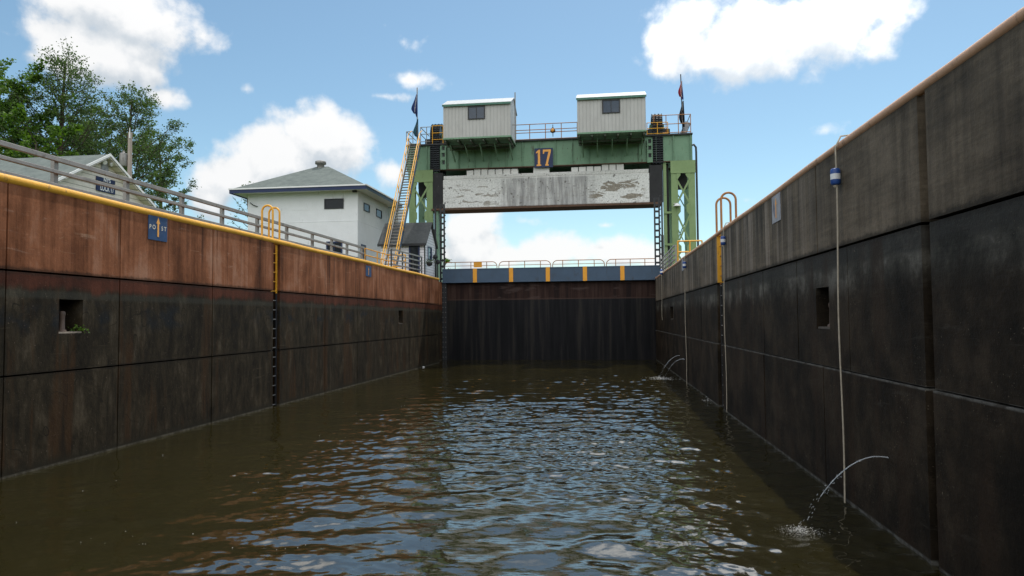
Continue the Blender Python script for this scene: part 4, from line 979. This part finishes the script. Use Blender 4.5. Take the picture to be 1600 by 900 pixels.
a, b = aty(604, 325, y1+.6), aty(622, 395, y1+.6); m = MB(); m.box(a[0], b[0], y1+.6, y1+2.5, DECK-.02, a[2]); m.build('annex', MAT['white'], house)

# ------------------------------------------------------------------ small hut by the stairs
hx1 = -11.35; ha = atx(664, 380, hx1); hy0 = float(ha[1]); hy1 = hy0+2.7; hx0 = hx1-2.9
hut = thing('lockside_hut', ((hx0+hx1)/2, (hy0+hy1)/2, DECK), 'small white clapboard hut with dark shingle roof beside the stairs', 'hut')
hz = float(atx(664, 377, hx1)[2]); hr = float(aty(671, 349, (hy0+hy1)/2)[2]); hm = (hy0+hy1)/2
m = MB(); m.add([(x, y, z) for x in (hx0, hx1) for (y, z) in ((hy0, DECK-.02), (hy1, DECK-.02), (hy1, hz), (hm, hr-.08), (hy0, hz))], [(0,1,2,3,4), (9,8,7,6,5), (0,5,6,1), (1,6,7,2), (2,7,8,3), (3,8,9,4), (4,9,5,0)]); m.build('wall', MAT['hut'], hut)
m = MB(); sl = (hr-hz)/(hm-hy0); o = .22
for s, yb in ((1, hy0-o), (-1, hy1+o)):
    zb = hz-o*sl+.01; m.hexa([(hx0-.15, yb, zb), (hx1+.15, yb, zb), (hx1+.15, hm, hr), (hx0-.15, hm, hr)], [(hx0-.15, yb, zb+.07), (hx1+.15, yb, zb+.07), (hx1+.15, hm, hr+.07), (hx0-.15, hm, hr+.07)])
m.build('roof', MAT['shingle_dk'], hut)
m = MB(); m.box(hx0-.15, hx1+.15, hy0-o-.03, hy0-o-.002, hz-o*sl-.08, hz-o*sl+.07); m.build('fascia', MAT['dark'], hut)
m = MB(); m.box(hx1-.06, hx1+.012, hy0-.012, hy0+.05, DECK, hz-.06); m.build('corner_board', MAT['dark'], hut)
a, b = aty(639, 381, hy0), aty(656, 412, hy0); window(hut, 'y', ((a[0]+b[0])/2, hy0, (a[2]+DECK)/2), b[0]-a[0], a[2]-DECK, MAT['navy'], MAT['glass'], .09, 'door', mull=False)
a, b = atx(668, 383, hx1), atx(674, 409, hx1); window(hut, 'x', (hx1, (a[1]+b[1])/2, (a[2]+b[2])/2-.0), b[1]-a[1], a[2]-b[2]-.15, MAT['navy'], MAT['glass_lt'], .07, 'window', mull=False)
p = atx(671, 411, hx1+.3); m = MB(); m.lathe((p[0], p[1], p[2]-.2), [(.05, 0), (.16, .05), (.2, .18), (.2, .26)], 12); pl = m.build('hanging_planter', MAT['dark'], hut)
m = MB(); leaf_cloud(m, (p[0], p[1], p[2]+.10), (.28, .28, .16), 60, .06, 8); m.build('leaves', MAT['leaf_a'], pl)
# small stuff past the hut (dark lamp post / lever stands)
for i, (px, py) in enumerate(((680, 405), (684, 413))):
    p = aty(px, py, 45.5+i*.5); m = MB(); m.cyl((p[0], p[1], DECK), (p[0], p[1], p[2]+.1), .04, n=8); m.lathe((p[0], p[1], p[2]), [(.05, 0), (.17, .08), (.17, .22), (.04, .32)], 10)
    tag(m.build('lantern_stand', MAT['dark']), ['black lantern on a thin stand close to the hut corner', 'black lantern on a thin stand next to the gate edge'][i], 'lantern')

# ------------------------------------------------------------------ garage
GX = -22.
ap = atx(172, 241, GX); er = atx(243, 323, GX); hwid = float(er[1]-ap[1]); zap = float(ap[2]); zer = float(er[2]); yc = float(ap[1])
gx0_ = GX-13
gar = thing('garage', (GX-6, yc, DECK), 'cream sided garage with grey shingle roof and navy lock sign on its gable', 'building')
slp = (zap-zer)/hwid; wv = hwid-.42; zw = zap-slp*wv-.12
m = MB(); m.add([(x, y, z) for x in (gx0_, GX-.35) for (y, z) in ((yc-wv, DECK-.02), (yc+wv, DECK-.02), (yc+wv, zw), (yc, zap-.14), (yc-wv, zw))], [(0,1,2,3,4), (9,8,7,6,5), (0,5,6,1), (1,6,7,2), (2,7,8,3), (3,8,9,4), (4,9,5,0)]); m.build('wall', MAT['garage'], gar)
m = MB()
for s in (-1, 1): m.hexa([(gx0_, yc+s*hwid, zer-.12), (GX-.0, yc+s*hwid, zer-.12), (GX-.0, yc, zap-.12), (gx0_, yc, zap-.12)], [(gx0_, yc+s*hwid, zer), (GX-.0, yc+s*hwid, zer), (GX-.0, yc, zap), (gx0_, yc, zap)])
m.build('roof', MAT['shingle'], gar)
m = MB()
for s in (-1, 1): m.hexa([(GX+.002, yc+s*hwid, zer-.09), (GX+.035, yc+s*hwid, zer-.09), (GX+.035, yc, zap-.09), (GX+.002, yc, zap-.09)], [(GX+.002, yc+s*hwid, zer+.03), (GX+.035, yc+s*hwid, zer+.03), (GX+.035, yc, zap+.03), (GX+.002, yc, zap+.03)])
m.build('bargeboard', MAT['white'], gar)
m = MB()
for s in (-1, 1): m.hexa([(GX-.34, yc+s*hwid, zer-.16), (GX, yc+s*hwid, zer-.16), (GX, yc, zap-.16), (GX-.34, yc, zap-.16)], [(GX-.34, yc+s*hwid, zer-.125), (GX, yc+s*hwid, zer-.125), (GX, yc, zap-.125), (GX-.34, yc, zap-.125)])
m.build('soffit', MAT['garage'], gar)
WX = GX-.35
p = atx(163, 262, WX); m = MB(); m.box(WX+.003, WX+.04, p[1]-.22, p[1]+.22, p[2]-.30, p[2]+.12); m.prism([(-.22, 0), (.22, 0), (.15, .16), (0, .22), (-.15, .16)], (WX+.003, p[1], p[2]+.12), (0,1,0), (0,0,1), (1,0,0), .037); m.build('gable_vent', MAT['faded'], gar)
p = atx(167, 254, WX+.15); m = MB()
for d in (-.2, .2): m.lathe((p[0], p[1]+d, p[2]), [(.03, 0), (.10, .06), (.10, .14)], 10, axis=(.7, d, -.4))
m.bar((WX, p[1]-.2, p[2]+.05), (WX, p[1]+.2, p[2]+.05), .08, .06); m.build('floodlight', MAT['white'], gar)
def gsign(c0, c1, txt, size, label, sx=.95):
    a, b = atx(*c0, WX), atx(*c1, WX); yc_, w = (a[1]+b[1])/2, b[1]-a[1]; pm = ((c0[0]+c1[0])/2)
    ztop_, zbot_ = atx(pm, c0[1], WX)[2], atx(pm, c1[1], WX)[2]
    t = thing('name_board', (WX+.01, yc_, zbot_), label, 'sign')
    MB().box(WX+.006, WX+.05, a[1], b[1], zbot_, ztop_).build('panel', MAT['navy'], t)
    MB().text(txt, (WX+.051, yc_+w*.05, (ztop_+zbot_)/2), (0,1,0), (0,0,1), (1,0,0), size, .004, sx, .022).build('lettering', MAT['white_letter'], t)
gsign((149.5, 278.8), (178.5, 285.0), 'NYS', .26, 'narrow navy board with small white letters above the LOCK 17 board')
gsign((149.5, 289.0), (178.5, 300.8), 'LOCK 17', .37, 'navy board with white words LOCK 17 on the garage gable', .60)

# ------------------------------------------------------------------ utility pole
pp = aty(202, 300, 40.); zt = float(aty(201, 207, 40.)[2])
up_ = thing('utility_pole', (pp[0], 40., DECK), 'weathered utility pole with grey transformer behind the garage', 'utility pole')
MB().cyl((pp[0], 40., DECK), (pp[0], 40., zt), .16, .12, 12).build('pole', MAT['wood_pole'], up_)
p = aty(193, 250, 39.9); MB().lathe((p[0], 39.9, p[2]-.4), [(.22, 0), (.24, .04), (.24, .75), (.20, .82), (.06, .86), (.06, .98)], 12).build('transformer', MAT['steel'], up_)
MB().cyl((pp[0]+.08, 39.85, zt-.4), (pp[0]+.08, 39.85, zt+.25), .04, .02, 8).build('insulator', MAT['white'], up_)

# ------------------------------------------------------------------ trees
def tree(px, Y, top_py, crown_w, base_frac, leaf, nlimb, per, label, seed, lsize=.15, kind='ovate', lean=0.):
    r = np.random.default_rng(seed); p = aty(px, 300, Y); x, y = float(p[0]), float(Y); zt = float(aty(px, top_py, Y)[2]); H_ = zt-DECK
    th = thing('tree', (x, y, DECK), label, 'tree', 'trees behind the garage')
    def axis(t): return np.array((x+lean*t*H_+.25*math.sin(t*4+seed), y+.2*math.sin(t*3.1+seed*2), DECK-.05+t*H_))
    tr = MB(); ts = np.linspace(0, .90, 12); tr.tube([axis(t) for t in ts], [H_*.018*(1-t*.93)+.012 for t in ts], 9)
    lv = []; 
    def env(t):
        if kind == 'ovate': return crown_w*(math.sin(math.pi*min(1, max(0, (t-base_frac)/(1-base_frac)))**.72)**.85*.85+.06)
        if kind == 'spire': s = (t-base_frac)/(1-base_frac); return crown_w*max(.04, (1-s)**.75*min(1, s*5+.35))
        s = (t-base_frac)/(1-base_frac); return crown_w*max(.1, math.sqrt(max(0, 1-(2*s-1)**2))**.7)
    for i in range(nlimb):
        t = base_frac+(1-base_frac)*((i+r.random())/nlimb)**.9*.97; o = axis(t*.93); az = i*2.4+r.normal()*.5
        L = env(t)*r.uniform(.6, 1.12); up = .25+.75*t if kind != 'round' else .15+.6*t
        d = np.array((math.cos(az), math.sin(az), up+r.normal()*.15)); n = 6; pts = [o]
        for k in range(n): d = d+np.array((r.normal()*.12, r.normal()*.12, .10)); pts.append(pts[-1]+d/np.linalg.norm(d)*L*1.15/n)
        rad = max(.014, .07*(1-t)+.02); tr.tube(pts, [rad*(1-.85*k/n) for k in range(n+1)], 5, False)
        pts = np.array(pts)
        nsub = max(3, int(L*2.6))
        for j in range(nsub):
            u = r.uniform(.22, 1.)*n; k = min(n-1, int(u)); q = pts[k]+(pts[k+1]-pts[k])*(u-k)
            sd = np.array((math.cos(az)+r.normal()*.8, math.sin(az)+r.normal()*.8, r.normal()*.45+.35)); sd /= np.linalg.norm(sd); sl_ = r.uniform(.35, 1.)*(.35+.16*crown_w)
            e = q+sd*sl_; tr.tube([q, (q+e)/2+(0, 0, .04), e], [.012, .009, .005], 4, False)
            m_ = int(per*r.uniform(.55, 1.35)); tt = r.random(m_)[:, None]; c = q+(e-q)*tt
            lv.append(c+r.normal(size=(m_, 3))*np.array((.16, .16, .12))*(.6+.08*crown_w))
    tr.build('trunk', MAT['bark'], th)
    C = np.vstack(lv); n = len(C); a = r.normal(size=(n, 3)); a[:, 2] *= .6; a /= np.linalg.norm(a, axis=1)[:, None]; b = np.cross(a, r.normal(size=(n, 3))); b /= np.linalg.norm(b, axis=1)[:, None]
    s = (lsize*r.uniform(.55, 1.25, n))[:, None]
    V = np.stack([C-a*s*.5, C+b*s*.36, C+a*s*.5, C-b*s*.36], 1).reshape(-1, 3)-np.array((x, y, DECK)); q = np.arange(n*4).reshape(-1, 4)
    me = bpy.data.meshes.new('crown'); me.vertices.add(len(V)); me.vertices.foreach_set('co', V.ravel()); me.loops.add(n*4); me.loops.foreach_set('vertex_index', q.ravel())
    me.polygons.add(n); me.polygons.foreach_set('loop_start', np.arange(n)*4); me.update(calc_edges=True); me.materials.append(leaf)
    o = bpy.data.objects.new('crown', me); col.objects.link(o); o.parent = th; return th
tree(94, 43, 56, 7.2, .08, MAT['leaf_a'], 96, 36, 'tall open feathery tree rising highest behind the garage roof', 3, .145, 'spire')
tree(208, 47, 122, 5.2, .10, MAT['leaf_a'], 66, 42, 'broad leafy tree behind the utility pole and garage gable', 8, .15, 'ovate')
tree(-4, 41, 112, 5.0, .12, MAT['leaf_m'], 50, 60, 'dense bright green maple at the far left edge behind the railing', 21, .22, 'round')
tree(246, 58, 200, 3.3, .06, MAT['leaf_a'], 50, 62, 'lower bushy tree to the right of the broad tree', 31, .16, 'round')
tree(145, 52, 184, 4.6, .08, MAT['leaf_a'], 56, 44, 'mid height tree filling the gap between the two tall trees', 37, .22, 'round')
tree(386, 62, 272, 2.6, .2, MAT['leaf_a'], 20, 9, 'thin sparse tree behind the left corner of the white house', 44, .17, 'ovate')
tree(60, 39.5, 196, 3.6, .1, MAT['leaf_m'], 32, 60, 'low round maple just behind the garage roof', 52, .22, 'round')
tree(689, 75, 404, 1.4, .1, MAT['leaf_m'], 14, 30, 'small green bush beyond the left end of the gate', 61, .2, 'round')

# ------------------------------------------------------------------ water jets
jl = ['near jet of water arching from the right wall into the chamber', 'far right jet of water squirting from the wall', 'farthest jet of water squirting beside another from the wall', 'short trickle splashing at the foot of the right wall']
for (a, s, h, i) in JETS:
    th = thing('water_jet', (s[0], s[1], 0), jl[i], 'water jet'); r = random.Random(i)
    pts = []; n = 30; a = np.array(a); s = np.array(s)
    for k in range(n+1):
        t = k/n; p = a+(s-a)*t; zz = a[2]+h*4*.0+(a[2]-s[2])*(-(t**2))+h*math.sin(min(1, t*2)*math.pi)*(1-t); zz = a[2]+(.9*h*4*t*(1-t))-(a[2]-s[2])*t**2; pts.append(np.array((p[0], p[1], max(zz, .01))))
    rad = .0075 if i == 0 else .013
    if i < 3:
        m = MB(); m.tube(pts[:int(n*.8)], [rad*(1.15-.95*k/n+.35*r.random()) for k in range(int(n*.8))], 6)
        d_ = MB()
        for k in range(int(n*.55), n):
            for _ in range(3):
                t = r.random(); p = pts[k]+(pts[min(n, k+1)]-pts[k])*t; d = pts[min(n, k+1)]-pts[k]; e = p+d*.35
                sp = .008+.02*k/n; o = np.array((r.gauss(0, sp), r.gauss(0, sp), r.gauss(0, sp))); d_.tube([p+o, (p+e)/2+o, e+o], [.002, rad*r.uniform(.2, .6), .002], 5)
        tag(d_.build('droplets', MAT['jet'], th), kind='stuff'); m.build('stream', MAT['jet'], th)
    m = MB()
    for _ in range(420 if i == 0 else 260 if i < 3 else 40):
        rr = abs(r.gauss(0, .12 if i == 0 else .26 if i < 3 else .09)); an = r.uniform(0, 6.28); hgt = abs(r.gauss(0, .05))*math.exp(-rr*6)
        q = r.uniform(.0015, .005)*(1 if i == 0 else 1.9); fl = 1. if hgt > .03 else .35
        c = np.array((s[0]+rr*1.3*math.cos(an), s[1]+rr*math.sin(an), .008+hgt)); ql = q*r.uniform(.8, 3) if fl < 1 else q
        m.tube([c-(ql, 0, 0), c-(ql*.6, 0, 0), c, c+(ql*.6, 0, 0), c+(ql, 0, 0)], [.0005, q*.7*fl, q*fl, q*.7*fl, .0005], 6)
    tag(m.build('splash', MAT['foam'], th), kind='stuff')
# floating scraps by the left wall
fo = atz(655, 573.5, .02)
m = MB(); m.lathe((fo[0], fo[1], -.02), [(.10, 0), (.16, .05), (.12, .10), (.02, .13)], 9); m.lathe((fo[0]+.22, fo[1]+.1, -.01), [(.06, 0), (.08, .04), (.02, .07)], 8)
tag(m.build('floating_scrap', MAT['foam']), 'white foam scrap floating against the far left wall', 'floating debris')
rf = random.Random(9); m = MB()
for _ in range(60):
    x, y = rf.uniform(-9.8, -3), 8+rf.random()**2*16; q = rf.uniform(.003, .007); m.lathe((x, y, -.004), [(q*.6, 0), (q, q*.5), (q*.4, q)], 6)
tag(m.build('foam_flecks', MAT['foam'], origin=(0, 0, 0)), 'tiny foam flecks scattered over the muddy water', 'foam', kind='stuff')

# ------------------------------------------------------------------ sun, sky, clouds
SAZ, SEL = 19., 63.
S = np.array((math.sin(R(SAZ))*math.cos(R(SEL)), math.cos(R(SAZ))*math.cos(R(SEL)), math.sin(R(SEL))))
ld = bpy.data.lights.new('sun', 'SUN'); ld.energy = 2.6; ld.angle = R(.53); ld.color = (1, .95, .87)
lo = bpy.data.objects.new('sun', ld); col.objects.link(lo); lo.rotation_euler = Vector((-S).tolist()).to_track_quat('-Z', 'Y').to_euler()
world = bpy.data.worlds.new('World'); scene.world = world; world.use_nodes = True
nt = world.node_tree; g = N(nt); bg = nt.nodes['Background']
sky = g.n('ShaderNodeTexSky', sky_type='NISHITA'); sky.sun_disc = False; sky.sun_elevation = R(SEL); sky.sun_rotation = R(SAZ)
sky.air_density = .95; sky.dust_density = .5; sky.ozone_density = 2.2; sky.altitude = 100
# cloud density as a node group of direction
cg = bpy.data.node_groups.new('cloud_density', 'ShaderNodeTree')
cg.interface.new_socket('Vector', in_out='INPUT', socket_type='NodeSocketVector'); cg.interface.new_socket('Value', in_out='OUTPUT', socket_type='NodeSocketFloat')
h = N(cg); gi, go = h.n('NodeGroupInput'), h.n('NodeGroupOutput'); v = gi.outputs[0]
BLOBS = [ # px, py, rx, ry, weight
 (205, 20, 145, 70, 1.05), (160, 85, 110, 62, 1.0), (210, 80, 90, 60, .8), (100, 70, 60, 45, .7), (255, 150, 42, 30, .62), (225, 110, 60, 45, .75), (50, 85, 40, 30, .4),
 (505, 215, 88, 64, 1.05), (440, 245, 110, 58, 1.0), (370, 275, 80, 50, .85), (330, 310, 60, 50, .7), (560, 235, 30, 40, .6),
 (640, 122, 85, 30, .56), (595, 150, 95, 18, .50), (630, 66, 46, 32, .54), (602, 40, 40, 34, .44), (615, 268, 52, 40, .50), (600, 205, 50, 30, .22),
 (1070, 55, 78, 62, 1.0), (1130, 75, 110, 55, .9), (1215, 55, 130, 70, 1.05), (1290, 45, 120, 65, 1.05), (1170, 85, 110, 50, .9), (1370, 60, 55, 50, .8), (1190, 105, 80, 30, .6), (1040, 100, 45, 30, .62),
 (730, 380, 75, 55, .95), (690, 400, 60, 40, .8), (800, 400, 80, 26, .8), (880, 395, 95, 34, 1.0), (960, 395, 70, 34, .95), (820, 345, 60, 22, .42), (945, 352, 32, 12, .46), (740, 345, 60, 30, .7),
 (1288, 203, 46, 26, .30), (1165, 312, 44, 26, .28), (385, 140, 46, 30, .40), (270, 145, 60, 40, .42), (1040, 420, 90, 40, .7), (550, 330, 90, 40, .55), (300, 30, 40, 40, .5), (10, 52, 50, 30, .28),
 (900, -330, 620, 190, 1.0), (350, -420, 420, 220, .95), (1500, -450, 420, 240, .9), (2500, -150, 700, 480, 1.0),  # unseen clouds above and right of view, added to brighten water and walls
]
acc = None
for (px, py, rx, ry, w_) in BLOBS:
    d = ray(px, py); d /= np.linalg.norm(d); e1 = np.cross(d, (0, 0, 1.)); e1 /= np.linalg.norm(e1); e2 = np.cross(e1, d)
    k1, k2 = F*1.0/(rx*1.25), F*1.0/(ry*1.25); c = (px-800)**2+(py-450)**2; kk = 1+c/F**2*.5
    ca = math.sqrt(d[0]**2+d[1]**2); cx_ = abs(d[1])/ca
    q = h.vm('MULTIPLY', h.vm('SUBTRACT', v, tuple(d)), (k1*kk/max(cx_, .6), 1.5, k2*kk/ca))
    val = h.m('MULTIPLY_ADD', h.vm('LENGTH', q, out=1), -w_*.5-.5, w_)
    acc = val if acc is None else h.m('SMOOTH_MAX', acc, val, .12)
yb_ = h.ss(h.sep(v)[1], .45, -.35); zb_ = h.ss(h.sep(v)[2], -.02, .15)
acc = h.m('MAXIMUM', acc, h.m('MULTIPLY_ADD', h.m('MULTIPLY', yb_, zb_), 1.2, -.6))  # adds unseen cloud cover behind and overhead as neutral fill light
n1 = h.noise(v, 9., 12, .62, .1); n2 = h.voro(h.vm('ADD', v, h.vm('SCALE', v, None)) if False else v, 17., 'F1', 3); n3 = h.noise(v, 3.2, 3, .5)
val = h.m('ADD', acc, h.m('MULTIPLY', h.m('SUBTRACT', n1, .5), 1.5)); val = h.m('ADD', val, h.m('MULTIPLY', h.m('SUBTRACT', .42, n2), .38))
val = h.m('ADD', val, h.m('MULTIPLY', h.m('SUBTRACT', n3, .5), .25))
cg.links.new(val, go.inputs[0])
dirv = g.n('ShaderNodeTexCoord').outputs['Generated']
def dens(vec): nd = g.n('ShaderNodeGroup'); nd.node_tree = cg; g.inp(nd, 0, vec); return nd.outputs[0]
d0 = dens(dirv); off = S*.035; d1 = dens(g.vm('ADD', dirv, tuple(off)))
cover = g.ss(d0, -.06, .36); lit = g.ss(g.m('SUBTRACT', d0, d1), -.42, .22); thick = g.ss(d0, .5, 1.15)
K = 5.6
ccol = g.mix(lit, (.60*K, .655*K, .71*K), (.97*K, .965*K, .96*K)); ccol = g.mix(g.m('MULTIPLY', thick, g.m('SUBTRACT', .65, g.m('MULTIPLY', lit, .6))), ccol, (.62*K, .66*K, .70*K))
skc = g.mix(1., sky.outputs[0], (.78, .86, .77), 'MULTIPLY')
# thin haze veil towards the horizon
# unseen clouds behind the camera, brightened as added fill for shaded faces
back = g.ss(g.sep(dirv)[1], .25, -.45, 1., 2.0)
glow = g.m('POWER', g.m('MAXIMUM', g.vm('DOT_PRODUCT', dirv, tuple(S), out=1), 0.), 7.); back = g.m('ADD', back, g.m('MULTIPLY', glow, 3.2))  # clouds near the sun brightened too, for stronger highlights on the water
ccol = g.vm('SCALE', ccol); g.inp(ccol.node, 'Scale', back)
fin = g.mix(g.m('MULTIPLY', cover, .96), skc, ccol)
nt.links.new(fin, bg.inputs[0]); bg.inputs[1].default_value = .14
scene.view_settings.view_transform = 'Standard'; scene.view_settings.look = 'None'; scene.view_settings.exposure = 0.35; scene.view_settings.gamma = 1
scene.view_settings.use_curve_mapping = False
scene.render.engine = 'CYCLES'; scene.render.resolution_x = 1024; scene.render.resolution_y = 576
scene.cycles.max_bounces = 5; scene.cycles.sample_clamp_indirect = 6; scene.cycles.caustics_reflective = False; scene.cycles.caustics_refractive = False
